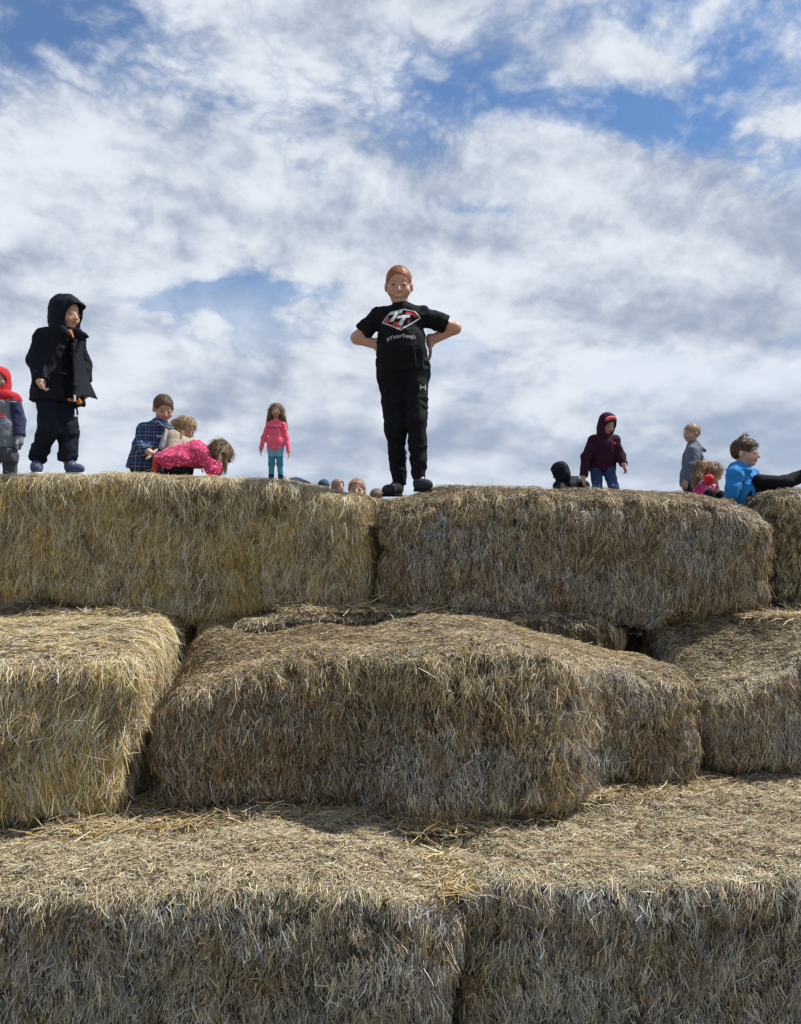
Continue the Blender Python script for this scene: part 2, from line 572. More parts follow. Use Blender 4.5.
def build_terrain():
    xs, ys = np.linspace(-9, 9, 150), np.linspace(6.35, 16, 90)
    gx, gy = np.meshgrid(xs, ys, indexing='ij')
    gz = terrain_height(gx, gy) + 0.02 * fbm(np.stack([gx * 6, gy * 6, gx * 0], -1), 3, 3)
    nx, ny = gx.shape
    V = [np.stack([gx.ravel(), gy.ravel(), gz.ravel()], 1)]
    idx = np.arange(nx * ny).reshape(nx, ny)
    fs = [np.stack([idx[:-1, :-1], idx[1:, :-1], idx[1:, 1:], idx[:-1, 1:]], -1).reshape(-1, 4)]
    off = nx * ny
    for line in (idx[:, 0], idx[-1, :], idx[::-1, -1], idx[0, ::-1]):      # the sides go down to the field
        top = V[0][line]
        bot = top.copy()
        bot[:, 2] = 0.0
        V.append(bot)
        k = np.arange(len(line) - 1)
        fs.append(np.stack([line[k], off + k, off + k + 1, line[k + 1]], 1))
        off += len(line)
    o = mesh_obj('straw_terrain', np.concatenate(V), np.concatenate(fs), CORE)
    tag(o, kind='structure')


# ------------------------------------------------------------------ straw bales
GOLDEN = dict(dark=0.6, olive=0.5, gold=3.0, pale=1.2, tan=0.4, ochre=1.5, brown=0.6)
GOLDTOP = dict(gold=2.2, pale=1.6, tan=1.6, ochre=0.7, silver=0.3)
GREYF = dict(dark=1.5, brown=1.7, ochre=1.5, tan=0.6, grey=1.8, silver=1.2)  # front mixes hold more dark and brown straw than the top mixes
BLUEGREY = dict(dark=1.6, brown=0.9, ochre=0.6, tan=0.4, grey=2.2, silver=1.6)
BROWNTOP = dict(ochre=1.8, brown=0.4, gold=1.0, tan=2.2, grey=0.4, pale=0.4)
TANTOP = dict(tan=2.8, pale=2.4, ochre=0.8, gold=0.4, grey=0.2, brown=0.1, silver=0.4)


def sag_mid(amount, x0, wdt):
    def f(q):
        q = q.copy()
        q[:, 2] -= amount * np.exp(-((q[:, 0] - x0) / wdt) ** 2) * (q[:, 2] < 0)
        return q
    return f


def d_top_left(q):                       # left end a little higher, underside sagging into the gap below
    q = q.copy()
    q[:, 2] += -0.024 * q[:, 0]
    under = smooth(0.1, -0.4, q[:, 2])
    q[:, 2] -= 0.15 * np.exp(-((q[:, 0] - 0.05) / 0.50) ** 2) * under
    q[:, 2] -= 0.085 * smooth(0.5, 1.2, q[:, 0]) * smooth(-.1, .3, q[:, 2])
    return q


def d_top_right(q):                      # rounded shoulders, the left one sloping, the underside sagging at the right
    q = q.copy()
    tp = smooth(-0.2, 0.35, q[:, 2])
    q[:, 2] -= tp * 0.16 * smooth(0.72, 1.25, q[:, 0])
    q[:, 2] -= tp * 0.05 * smooth(-0.70, -1.22, q[:, 0])
    q[:, 2] += tp * 0.04 * np.exp(-((q[:, 0] + 0.5) / 0.5) ** 2)
    q[:, 1] += 0.10 * smooth(-0.75, -1.25, q[:, 0]) * smooth(0.1, -0.5, q[:, 1])
    q[:, 2] -= 0.07 * np.exp(-((q[:, 0] - 0.42) / 0.3) ** 2) * smooth(0.1, -0.35, q[:, 2])
    return q


def d_centre(q):                         # burst and bent: bulges towards the viewer in the middle, right end slumped back
    q = q.copy()
    fr = smooth(0.25, -0.35, q[:, 1])
    x = q[:, 0].copy()
    q[:, 1] -= fr * 0.25 * smooth(-0.42, -0.06, x) * smooth(0.88, 0.42, x)
    q[:, 1] += fr * 0.13 * smooth(0.55, 0.95, x)
    q[:, 1] += fr * 0.05 * smooth(-0.5, -1.1, x)
    tp = smooth(-0.25, 0.35, q[:, 2])
    q[:, 2] += tp * 0.075 * np.exp(-((x - 0.20) / 0.38) ** 2)
    q[:, 2] -= tp * (0.05 * smooth(0.45, 0.68, x) + 0.12 * smooth(0.62, 1.3, x))
    q[:, 2] -= tp * 0.15 * smooth(-0.55, -1.38, x) * (0.10 + 0.90 * fr)
    q[:, 0] += 0.14 * smooth(-0.1, 0.38, q[:, 2]) * smooth(-0.8, -1.35, x)
    q[:, 1] += fr * 0.10 * smooth(-1.0, -1.38, x)
    return q


def d_right_mid(q):                      # left front corner fallen away
    q = q.copy()
    tp = smooth(-0.3, 0.35, q[:, 2])
    q[:, 2] -= tp * 0.30 * smooth(0.3, -0.6, q[:, 1]) * smooth(0.1, -0.8, q[:, 0])
    q[:, 2] -= tp * 0.05 * smooth(0.3, -0.5, q[:, 1])
    q[:, 1] += 0.08 * smooth(-0.2, 0.4, q[:, 2]) * smooth(-0.1, -0.5, q[:, 1])
    return q


def d_left_mid(q):
    q = q.copy()
    tp = smooth(-0.2, 0.35, q[:, 2])
    q[:, 2] -= tp * 0.05 * smooth(-0.7, -1.2, q[:, 1])
    q[:, 0] -= 0.09 * smooth(0.1, -0.4, q[:, 2]) * smooth(0, 0.5, q[:, 0])
    return q


def d_low_left(q):
    q = q.copy()
    tp = smooth(-0.2, 0.3, q[:, 2])
    q[:, 2] -= tp * 0.10 * smooth(0.85, 1.22, q[:, 0])
    q[:, 1] += 0.10 * smooth(0.95, 1.22, q[:, 0]) * smooth(0.2, -0.5, q[:, 1])
    q[:, 2] += tp * 0.03 * np.sin(q[:, 0] * 2.6)
    q[:, 0] += smooth(0.8, 1.2, q[:, 0]) * (0.025 * np.sin(q[:, 2] * 11) + 0.02)
    return q


def d_low_right(q):
    q = q.copy()
    tp = smooth(-0.2, 0.3, q[:, 2])
    q[:, 2] -= tp * 0.05 * smooth(-1.0, -1.22, q[:, 0])
    q[:, 2] += tp * 0.035 * np.sin(q[:, 0] * 2.2 - 0.5)
    q[:, 1] += 0.06 * smooth(-1.0, -1.22, q[:, 0]) * smooth(0.2, -0.5, q[:, 1])
    return q


def d_back(q):
    q = q.copy()
    q[:, 2] -= 0.04 * smooth(0.7, 1.2, np.abs(q[:, 0])) * (q[:, 2] > 0)
    return q


BALES = {}


def zc(ztop, hgt):
    return CZ + ztop - hgt / 2


def px_patch_centre(wp, wn, col, rng):
    """Weathering: the left third brown, a silver-grey middle, a golden right shoulder."""
    x = wp[:, 0]
    n_ = 0.18 * fbm(wp * 5, 2, 77)
    brown = smooth(-0.10, -0.35, x + n_)
    pickb = rng.random(len(x)) < brown * 0.6
    col = np.where(pickb[:, None], np.where((rng.random(len(x)) < 0.5)[:, None], np.array(PAL['brown']), np.array(PAL['ochre'])), col)
    gold = np.exp(-((x - 0.72 + n_) / 0.14) ** 2) * 0.5
    pg = rng.random(len(x)) < gold
    return np.where(pg[:, None], np.array(PAL['ochre']) * 1.05, col)


def px_patch_topright(wp, wn, col, rng):
    x, z = wp[:, 0], wp[:, 2] - CZ
    n_ = 0.15 * fbm(wp * 5, 2, 78)
    b = np.maximum(smooth(-0.02, 0.16, z + n_), smooth(2.05, 2.35, x + n_) * 0.8)
    b = np.maximum(b, smooth(0.15, 0.0, x + n_) * 0.8)
    pk = rng.random(len(x)) < b * 0.65
    c2 = np.where((rng.random(len(x)) < 0.45)[:, None], np.array(PAL['brown']) * 1.1, np.array(PAL['ochre']))
    return np.where(pk[:, None], c2, col)


def mat_twine():
    m_, n, b = new_mat('baling_twine')
    tc = n.node('ShaderNodeTexCoord').outputs['Object']
    n.put(b.inputs['Base Color'], n.mix(n.noise(tc, 60, 3), (0.36, 0.20, 0.12), (0.27, 0.17, 0.10)))
    b.inputs['Roughness'].default_value = 0.6
    return m_


def build_loose():
    """Straw that has fallen on the ledges and into the joints between bales."""
    rng = np.random.default_rng(99)
    P, D, Wn = [], [], []

    def heap(x0, y0, x1, y1, spread, n, z, hgt, nrm=(0, -0.25, 1), hang=0.0):
        t = rng.random(n)
        p = np.stack([x0 + (x1 - x0) * t, y0 + (y1 - y0) * t, np.zeros(n)], 1)
        e = np.abs(rng.normal(0, 1, (n, 2)))
        p[:, 0] += rng.normal(0, spread, n)
        p[:, 1] += rng.normal(0, spread, n)
        lump = 0.6 + 0.6 * fbm(p * 5, 2, 8)
        p[:, 2] = CZ + z + hgt * rng.random(n) * np.exp(-e[:, 0]) * lump
        d = rng.normal(0, 1, (n, 3)) * (1, 1, 0.16) + np.array([0, 0, -hang])
        P.append(p)
        D.append(d / np.linalg.norm(d, axis=1, keepdims=True))
        Wn.append(np.repeat(np.array([nrm], float), n, 0))
    heap(-1.5, 3.40, 0.0, 3.62, 0.055, 2600, -1.30, 0.07)
    heap(0.0, 3.42, 0.6, 3.60, 0.06, 1500, -1.30, 0.08)
    heap(0.6, 3.75, 1.7, 3.98, 0.06, 2000, -1.30, 0.06)
    heap(0.215, 2.98, 0.215, 3.45, 0.05, 1300, -1.37, 0.05)
    heap(-1.2, 3.4, -1.2, 4.2, 0.05, 1000, -1.30, 0.10)
    heap(1.45, 4.0, 1.5, 4.6, 0.05, 900, -1.30, 0.10)
    heap(-0.7, 4.88, 0.25, 4.82, 0.06, 2200, -0.51, 0.09)
    heap(-2.2, 4.86, -1.5, 4.88, 0.06, 1200, -0.52, 0.06)
    heap(2.1, 4.75, 2.6, 4.80, 0.06, 900, -0.53, 0.05)
    heap(-0.16, 4.95, -0.16, 5.6, 0.05, 700, 0.02, 0.12)
    P, D, Wn = np.concatenate(P), np.concatenate(D), np.concatenate(Wn)
    N = len(P)
    Wn = Wn / np.linalg.norm(Wn, axis=1, keepdims=True)
    Wn = Wn - D * (Wn * D).sum(1)[:, None]
    Wn /= np.linalg.norm(Wn, axis=1, keepdims=True) + 1e-9
    L = rng.uniform(0.03, 0.11, N)
    V, Fc = ribbons(P, D, roll(D, Wn, rng.normal(0, .5, N)), L, rng.uniform(.0022, .0048, N), rng.normal(0, .06, N), rng.normal(0, .2, N))
    col = pick(dict(GOLDTOP, brown=.6), rng.random(N)) * np.exp(rng.normal(0, .28, N))[:, None]
    o = mesh_obj('loose_straw', V, Fc, STRAW, colors=np.repeat(np.clip(col, .015, .8), 6, axis=0))
    tag(o, 'loose pale straw fallen on the ledges and into the joints between bales', 'loose straw', kind='stuff')


def build_stick():
    c = at(521, 827, 3.46)
    t = np.linspace(-1, 1, 14)
    pts = np.stack([c.x + 0.05 * t, c.y - 0.035 * t, np.full(14, CZ - 1.30) + 0.03 + 0.004 * np.sin(t * 3)], 1)
    V, Fc = tube(pts, 0.011 * np.sqrt(np.maximum(1 - t ** 4, 0.05)), 8)
    o = mesh_obj('stick', V - pts.mean(0), Fc, mat_bark())
    o.location = Vector(pts.mean(0))
    tag(o, 'small dark stick lying on the pale straw of the bottom right bale', 'stick')


def mat_bark():
    m_, n, b = new_mat('bark')
    tc = n.node('ShaderNodeTexCoord').outputs['Object']
    n.put(b.inputs['Base Color'], n.mix(n.noise(tc, 120, 4), (0.02, 0.014, 0.01), (0.06, 0.04, 0.03)))
    b.inputs['Roughness'].default_value = 0.9
    return m_


def build_bales():
    B = BALES
    # bottom step
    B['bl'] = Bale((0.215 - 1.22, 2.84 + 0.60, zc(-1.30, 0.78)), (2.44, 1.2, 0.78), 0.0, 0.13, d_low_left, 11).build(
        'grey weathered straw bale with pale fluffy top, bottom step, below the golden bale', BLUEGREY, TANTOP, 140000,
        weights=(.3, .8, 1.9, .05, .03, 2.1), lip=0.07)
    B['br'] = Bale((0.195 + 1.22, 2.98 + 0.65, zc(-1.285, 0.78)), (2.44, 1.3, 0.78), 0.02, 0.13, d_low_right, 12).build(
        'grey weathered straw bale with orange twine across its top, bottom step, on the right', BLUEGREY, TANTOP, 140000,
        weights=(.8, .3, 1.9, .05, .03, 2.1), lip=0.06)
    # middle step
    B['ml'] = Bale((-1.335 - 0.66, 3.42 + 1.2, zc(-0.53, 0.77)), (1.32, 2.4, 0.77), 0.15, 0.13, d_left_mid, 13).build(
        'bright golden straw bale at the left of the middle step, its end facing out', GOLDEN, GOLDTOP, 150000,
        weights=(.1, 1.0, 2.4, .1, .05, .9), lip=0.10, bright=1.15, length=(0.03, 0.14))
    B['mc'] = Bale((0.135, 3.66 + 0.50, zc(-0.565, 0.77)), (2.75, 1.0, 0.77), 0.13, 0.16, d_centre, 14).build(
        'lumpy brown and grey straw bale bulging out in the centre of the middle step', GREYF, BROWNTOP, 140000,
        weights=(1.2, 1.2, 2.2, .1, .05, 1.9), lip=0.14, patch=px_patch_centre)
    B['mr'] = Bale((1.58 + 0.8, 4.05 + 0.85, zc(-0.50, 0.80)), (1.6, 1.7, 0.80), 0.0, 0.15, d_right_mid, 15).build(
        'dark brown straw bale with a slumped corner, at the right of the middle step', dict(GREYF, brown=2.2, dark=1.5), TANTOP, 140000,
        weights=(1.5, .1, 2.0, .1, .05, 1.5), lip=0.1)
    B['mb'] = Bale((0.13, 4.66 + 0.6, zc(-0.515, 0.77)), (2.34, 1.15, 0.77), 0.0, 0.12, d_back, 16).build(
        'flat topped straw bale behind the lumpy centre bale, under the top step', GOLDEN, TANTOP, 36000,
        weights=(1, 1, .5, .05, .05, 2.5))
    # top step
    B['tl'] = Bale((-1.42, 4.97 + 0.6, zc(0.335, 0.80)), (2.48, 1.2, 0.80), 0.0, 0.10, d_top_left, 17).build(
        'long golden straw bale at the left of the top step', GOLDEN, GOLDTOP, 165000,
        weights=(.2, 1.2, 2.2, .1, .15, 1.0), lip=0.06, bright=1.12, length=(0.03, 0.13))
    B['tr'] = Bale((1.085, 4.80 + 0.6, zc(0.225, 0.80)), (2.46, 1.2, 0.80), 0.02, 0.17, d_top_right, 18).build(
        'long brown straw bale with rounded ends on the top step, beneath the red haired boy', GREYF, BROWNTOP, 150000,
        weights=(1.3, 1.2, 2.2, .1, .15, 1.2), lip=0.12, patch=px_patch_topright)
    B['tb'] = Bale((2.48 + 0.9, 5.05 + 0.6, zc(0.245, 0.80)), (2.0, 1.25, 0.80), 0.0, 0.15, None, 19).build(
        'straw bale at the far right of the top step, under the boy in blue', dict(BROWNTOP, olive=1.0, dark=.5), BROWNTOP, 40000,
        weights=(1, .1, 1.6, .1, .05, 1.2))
    TW = mat_twine()
    B['br'].twine(0.35, 3.36, 2.5, 3.52, TW, 1)
    B['br'].twine(0.5, 3.14, 2.5, 3.30, TW, 2)
    B['br'].twine(1.5, 3.58, 2.6, 3.66, TW, 3)
    B['mb'].twine(-1.0, 4.86, 0.2, 4.82, TW, 5)
    B['mr'].twine(1.9, 4.55, 3.0, 4.62, TW, 6)
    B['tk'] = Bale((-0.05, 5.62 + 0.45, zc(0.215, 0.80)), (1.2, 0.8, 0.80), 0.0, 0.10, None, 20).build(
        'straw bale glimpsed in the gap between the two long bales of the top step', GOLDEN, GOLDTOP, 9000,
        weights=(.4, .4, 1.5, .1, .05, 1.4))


MOUNDS += [(-1.72, 11.0, 0.61, 1.3), (-3.7, 7.3, 0.47, 0.9), (-0.37, 6.7, -0.30, 0.5), (-0.26, 8.8, -0.30, 0.8), (2.85, 7.25, 0.05, 0.5)]
build_bales()
build_loose()
build_stick()
build_terrain()


# ------------------------------------------------------------------ figures: implicit surfaces turned into meshes
def V3(*a):
    return np.array(a, dtype=float)


def unit(v):
    v = np.asarray(v, float)
    return v / (np.linalg.norm(v) + 1e-12)


def frame(fwd, up=(0, 0, 1)):
    """Columns: right, forward, up of a head or hand."""
    f = unit(fwd)
    r = unit(np.cross(up, f))
    return np.stack([r, f, np.cross(f, r)], 1)


class Vol:
    """A grid of distances; shapes are melted together and the surface is meshed with surface nets."""
    def __init__(self, lo, hi, h):
        self.h, self.o = h, np.asarray(lo, float) - 3 * h
        self.n = np.maximum(np.ceil((np.asarray(hi, float) + 3 * h - self.o) / h).astype(int) + 1, 8)
        self.a = np.full(tuple(self.n), 0.2, dtype=np.float32)
        self.ax = [(self.o[i] + h * np.arange(self.n[i])).astype(np.float32) for i in range(3)]

    def win(self, lo, hi, k):
        m = k + 3 * self.h
        i0 = np.clip(np.floor((np.asarray(lo) - m - self.o) / self.h).astype(int), 0, self.n - 1)
        i1 = np.clip(np.ceil((np.asarray(hi) + m - self.o) / self.h).astype(int) + 1, 1, self.n)
        if np.any(i1 <= i0):
            return None, None
        sl = tuple(slice(i0[i], i1[i]) for i in range(3))
        P = [self.ax[0][sl[0]][:, None, None], self.ax[1][sl[1]][None, :, None], self.ax[2][sl[2]][None, None, :]]
        return sl, P

    def put(self, sl, d, k, mode):
        a = self.a[sl]
        if mode == 'add':
            r = np.minimum(a, d)
            if k > 0:
                hh = np.maximum(k - np.abs(a - d), 0) / k
                r = r - hh * hh * k * 0.25
        else:
            d = -d
            r = np.maximum(a, d)
            if k > 0:
                hh = np.maximum(k - np.abs(a - d), 0) / k
                r = r + hh * hh * k * 0.25
        self.a[sl] = r

    def cone(self, a, b, ra, rb, k=0.02, cuts=(), mode='add'):
        a, b = np.asarray(a, float), np.asarray(b, float)
        R = max(ra, rb)
        sl, P = self.win(np.minimum(a, b) - R, np.maximum(a, b) + R, k)
        if sl is None:
            return
        ba = b - a
        L2 = float(ba @ ba) + 1e-12
        q = [P[i] - np.float32(a[i]) for i in range(3)]
        t = np.clip((q[0] * ba[0] + q[1] * ba[1] + q[2] * ba[2]) / L2, 0, 1)
        d = np.sqrt(sum((q[i] - ba[i] * t) ** 2 for i in range(3))) - (ra + (rb - ra) * t)
        for cp, cn in cuts:
            d = np.maximum(d, sum((P[i] - cp[i]) * cn[i] for i in range(3)))
        self.put(sl, d, k, mode)

    def ell(self, c, rad, R=None, k=0.02, mode='add', cuts=()):
        c, rad = np.asarray(c, float), np.asarray(rad, float)
        R = np.eye(3) if R is None else R
        ext = np.sqrt(((R * rad) ** 2).sum(1))
        sl, P = self.win(c - ext, c + ext, k)
        if sl is None:
            return
        q = [P[i] - np.float32(c[i]) for i in range(3)]
        l = [(q[0] * R[0, j] + q[1] * R[1, j] + q[2] * R[2, j]) / rad[j] for j in range(3)]
        k0 = np.sqrt(sum(x * x for x in l)) + 1e-9
        k1 = np.sqrt(sum((l[j] / rad[j]) ** 2 for j in range(3))) + 1e-9
        d = k0 * (k0 - 1) / k1
        for cp, cn in cuts:
            d = np.maximum(d, sum((P[i] - cp[i]) * cn[i] for i in range(3)))
        self.put(sl, d, k, mode)

    def box(self, c, half, R=None, r=0.01, k=0.01, mode='add'):
        c, half = np.asarray(c, float), np.asarray(half, float)
        R = np.eye(3) if R is None else R
        ext = np.abs(R) @ half
        sl, P = self.win(c - ext, c + ext, k)
        if sl is None:
            return
        q = [P[i] - np.float32(c[i]) for i in range(3)]
        l = [np.abs(q[0] * R[0, j] + q[1] * R[1, j] + q[2] * R[2, j]) - (half[j] - r) for j in range(3)]
        d = np.sqrt(sum(np.maximum(x, 0) ** 2 for x in l)) + np.minimum(np.maximum(np.maximum(l[0], l[1]), l[2]), 0) - r
        self.put(sl, d, k, mode)

    def cut(self, p, nrm):
        self.a = np.maximum(self.a, (self.ax[0][:, None, None] - p[0]) * nrm[0] + (self.ax[1][None, :, None] - p[1]) * nrm[1]
                            + (self.ax[2][None, None, :] - p[2]) * nrm[2]).astype(np.float32)

    def mesh(self):
        a = self.a
        a[0], a[-1] = 0.2, 0.2
        a[:, 0], a[:, -1] = 0.2, 0.2
        a[:, :, 0], a[:, :, -1] = 0.2, 0.2
        s = a < 0
        cnt = np.zeros(tuple(np.array(a.shape) - 1), np.int8)
        for dx in (0, 1):
            for dy in (0, 1):
                for dz in (0, 1):
                    cnt += s[dx:a.shape[0] - 1 + dx, dy:a.shape[1] - 1 + dy, dz:a.shape[2] - 1 + dz]
        I = np.argwhere((cnt > 0) & (cnt < 8))
        idx = np.full(cnt.shape, -1, np.int32)
        idx[I[:, 0], I[:, 1], I[:, 2]] = np.arange(len(I))
        acc = np.zeros((len(I), 3))
        num = np.zeros(len(I))
        corners = [(x, y, z) for x in (0, 1) for y in (0, 1) for z in (0, 1)]
        val = {c: a[I[:, 0] + c[0], I[:, 1] + c[1], I[:, 2] + c[2]] for c in corners}
        for c in corners:
            for ax in range(3):
                if c[ax] == 0:
                    d = list(c)
                    d[ax] = 1
                    d = tuple(d)
                    va, vb = val[c], val[d]
                    m = (va < 0) != (vb < 0)
                    t = np.where(m, va / np.where(m, va - vb, 1), 0)
                    p = np.repeat(np.array(c, float)[None], len(I), 0)
                    p[:, ax] += t
                    acc += p * m[:, None]
                    num += m
        verts = self.o + (I + acc / num[:, None]) * self.h
        faces = []
        for ax in range(3):
            b, c = (ax + 1) % 3, (ax + 2) % 3
            s0 = np.moveaxis(s, ax, 0)
            ch = np.argwhere(np.moveaxis(s0[:-1] != s0[1:], 0, ax))
            ch = ch[(ch[:, b] > 0) & (ch[:, c] > 0) & (ch[:, b] < cnt.shape[b]) & (ch[:, c] < cnt.shape[c])]

            def cell(db, dc):
                e = ch.copy()
                e[:, b] += db
                e[:, c] += dc
                return idx[e[:, 0], e[:, 1], e[:, 2]]
            q = np.stack([cell(-1, -1), cell(0, -1), cell(0, 0), cell(-1, 0)], 1)
            ins = s[ch[:, 0], ch[:, 1], ch[:, 2]]
            faces.append(np.where(ins[:, None], q, q[:, ::-1]))
        return verts, np.concatenate(faces)


def normals(V, Fc):
    n = np.cross(V[Fc[:, 2]] - V[Fc[:, 0]], V[Fc[:, 3]] - V[Fc[:, 1]])
    out = np.zeros_like(V)
    for k in range(4):
        np.add.at(out, Fc[:, k], n)
    return out / (np.linalg.norm(out, axis=1, keepdims=True) + 1e-12)


def folds(V, N, amp, seed, sx=(16, 16, 9)):
    """Cloth creases: ridged noise along the normal."""
    w = V + 0.06 * np.stack([fbm(V * 6, 2, seed), fbm(V * 6 + 5, 2, seed + 1), fbm(V * 6 + 9, 2, seed + 2)], 1)
    r = 1 - np.abs(vnoise(w * np.array(sx), seed + 3)) * 2
    r2 = 1 - np.abs(vnoise(w[:, [2, 0, 1]] * np.array(sx) * 1.7, seed + 4)) * 2
    return V + N * (amp * (0.7 * r + 0.4 * r2 - 0.3))[:, None]


# ---- materials for people
MATS = {}


def mat_cloth(key, col, kind='plain', rough=0.85, bump=0.25):
    if key in MATS:
        return MATS[key]
    m_, n, b = new_mat(key)
    tc = n.node('ShaderNodeTexCoord').outputs['Object']
    x, y, z = n.xyz(tc)
    f = n.noise(tc, 40, 4, 0.6)
    base = n.mix(n.m('MULTIPLY', f, 0.5), tuple(c * 1.2 for c in col), tuple(c * 0.72 for c in col))
    if kind == 'plaid':
        def stripes(v, per, duty, off=0.0):
            fr = n.m('FRACT', n.m('ADD', n.m('DIVIDE', v, per), off))
            return n.m('LESS_THAN', fr, duty)
        u = n.m('ADD', x, n.m('MULTIPLY', y, 0.8))
        base = n.mix(n.m('MULTIPLY', n.m('ADD', stripes(u, .085, .5), stripes(z, .085, .5)), 0.5), (0.012, 0.018, 0.035), (0.06, 0.13, 0.33))
        base = n.mix(n.m('MULTIPLY', n.m('MAXIMUM', stripes(u, .085, .10, .3), stripes(z, .085, .10, .3)), 0.35), base, (0.50, 0.54, 0.60))
        base = n.mix(n.m('MULTIPLY', n.m('MAXIMUM', stripes(u, .085, .16, .75), stripes(z, .085, .16, .75)), 0.7), base, (0.008, 0.01, 0.02))
    if kind == 'floral':
        for sc, thr, c2, off in ((46, .17, (0.85, 0.85, 0.80), 0), (38, .14, (0.75, 0.55, 0.12), 3.3), (42, .17, (0.10, 0.25, 0.30), 7.1), (34, .19, (0.95, 0.45, 0.60), 5.2)):
            vo = n.node('ShaderNodeTexVoronoi')
            va = n.node('ShaderNodeVectorMath', operation='ADD')
            n.put(va.inputs[0], tc)
            n.put(va.inputs[1], (off, off, off))
            n.put(vo.inputs['Vector'], va.outputs[0])
            vo.inputs['Scale'].default_value = sc
            base = n.mix(n.m('LESS_THAN', vo.outputs['Distance'], thr), base, c2)
    if kind == 'denim':
        g = n.noise(tc, 7, 4, 0.6)
        base = n.mix(n.step(g, 0.35, 0.75), base, tuple(min(1, c * 2.2) for c in col))
    if kind == 'attr':
        base = n.node('ShaderNodeAttribute', attribute_name='tint').outputs['Color']
    n.put(b.inputs['Base Color'], base)
    b.inputs['Roughness'].default_value = rough
    b.inputs['Specular IOR Level'].default_value = 0.3 if max(col) > 0.05 else 0.15
    if kind not in ('attr',) and max(col) > 0.05:
        b.inputs['Sheen Weight'].default_value = 0.1
    bm_ = n.node('ShaderNodeBump')
    bm_.inputs['Strength'].default_value = bump
    bm_.inputs['Distance'].default_value = 0.004
    n.put(bm_.inputs['Height'], n.noise(tc, 120, 3, 0.6))
    n.put(b.inputs['Normal'], bm_.outputs[0])
    MATS[key] = m_
    return m_


def mat_skin():
    if 'skin' in MATS:
        return MATS['skin']
    m_, n, b = new_mat('skin')
    a = n.node('ShaderNodeAttribute', attribute_name='tint').outputs['Color']
    n.put(b.inputs['Base Color'], a)
    b.inputs['Roughness'].default_value = 0.5
    b.inputs['Subsurface Weight'].default_value = 0.25
    b.inputs['Subsurface Radius'].default_value = (1.0, 0.35, 0.2)
    b.inputs['Subsurface Scale'].default_value = 0.006
    MATS['skin'] = m_
    return m_


def hair_mesh(V, Fc, N, col, seed, n_strands, length, R, hc, down=0.6, wid=0.0028, part_dir=None):
    """Hair: the combed mass and fine locks lying over it, coloured lock by lock."""
    rng = np.random.default_rng(seed)
    loc = (V - hc)
    lk = fbm(V * np.array([90, 90, 25]), 2, seed + 2)
    Vd = V + N * (0.003 * lk)[:, None]
    c = np.array(col) * (1 + 0.35 * lk)[:, None]
    ok = np.arange(len(V))
    if down > 0.5:                                            # no locks rooted at the brow: they would hang over the face
        lf = loc @ R
        ok = ok[(lf[:, 1] < 0.04) | (np.abs(lf[:, 0]) > 0.075)]
    pick_ = rng.choice(ok, n_strands)
    root, nn = Vd[pick_], N[pick_]
    crown = hc + R @ V3(0, -0.03, 0.12)
    away = root - crown
    d = away - nn * (away * nn).sum(1)[:, None]
    d = d / (np.linalg.norm(d, axis=1, keepdims=True) + 1e-9) + np.array([0, 0, -down])
    d = d + rng.normal(0, 0.10 if down > 0.5 else 0.22, d.shape)
    d -= nn * (d * nn).sum(1)[:, None]
    d /= np.linalg.norm(d, axis=1, keepdims=True) + 1e-9
    L = length * rng.uniform(0.5, 1.2, n_strands)
    bv, bf = ribbons(root - nn * 0.002, d, roll(d, nn, rng.normal(0, .4, n_strands)), L, np.full(n_strands, wid), rng.normal(0.04, 0.07, n_strands), rng.normal(0, 0.12, n_strands))
    bc = np.repeat(np.array(col) * np.exp(rng.normal(0, 0.3, n_strands))[:, None], 6, axis=0)
    return np.concatenate([Vd, bv]), np.concatenate([Fc, bf + len(Vd)]), np.clip(np.concatenate([c, bc]), 0.004, 0.9)


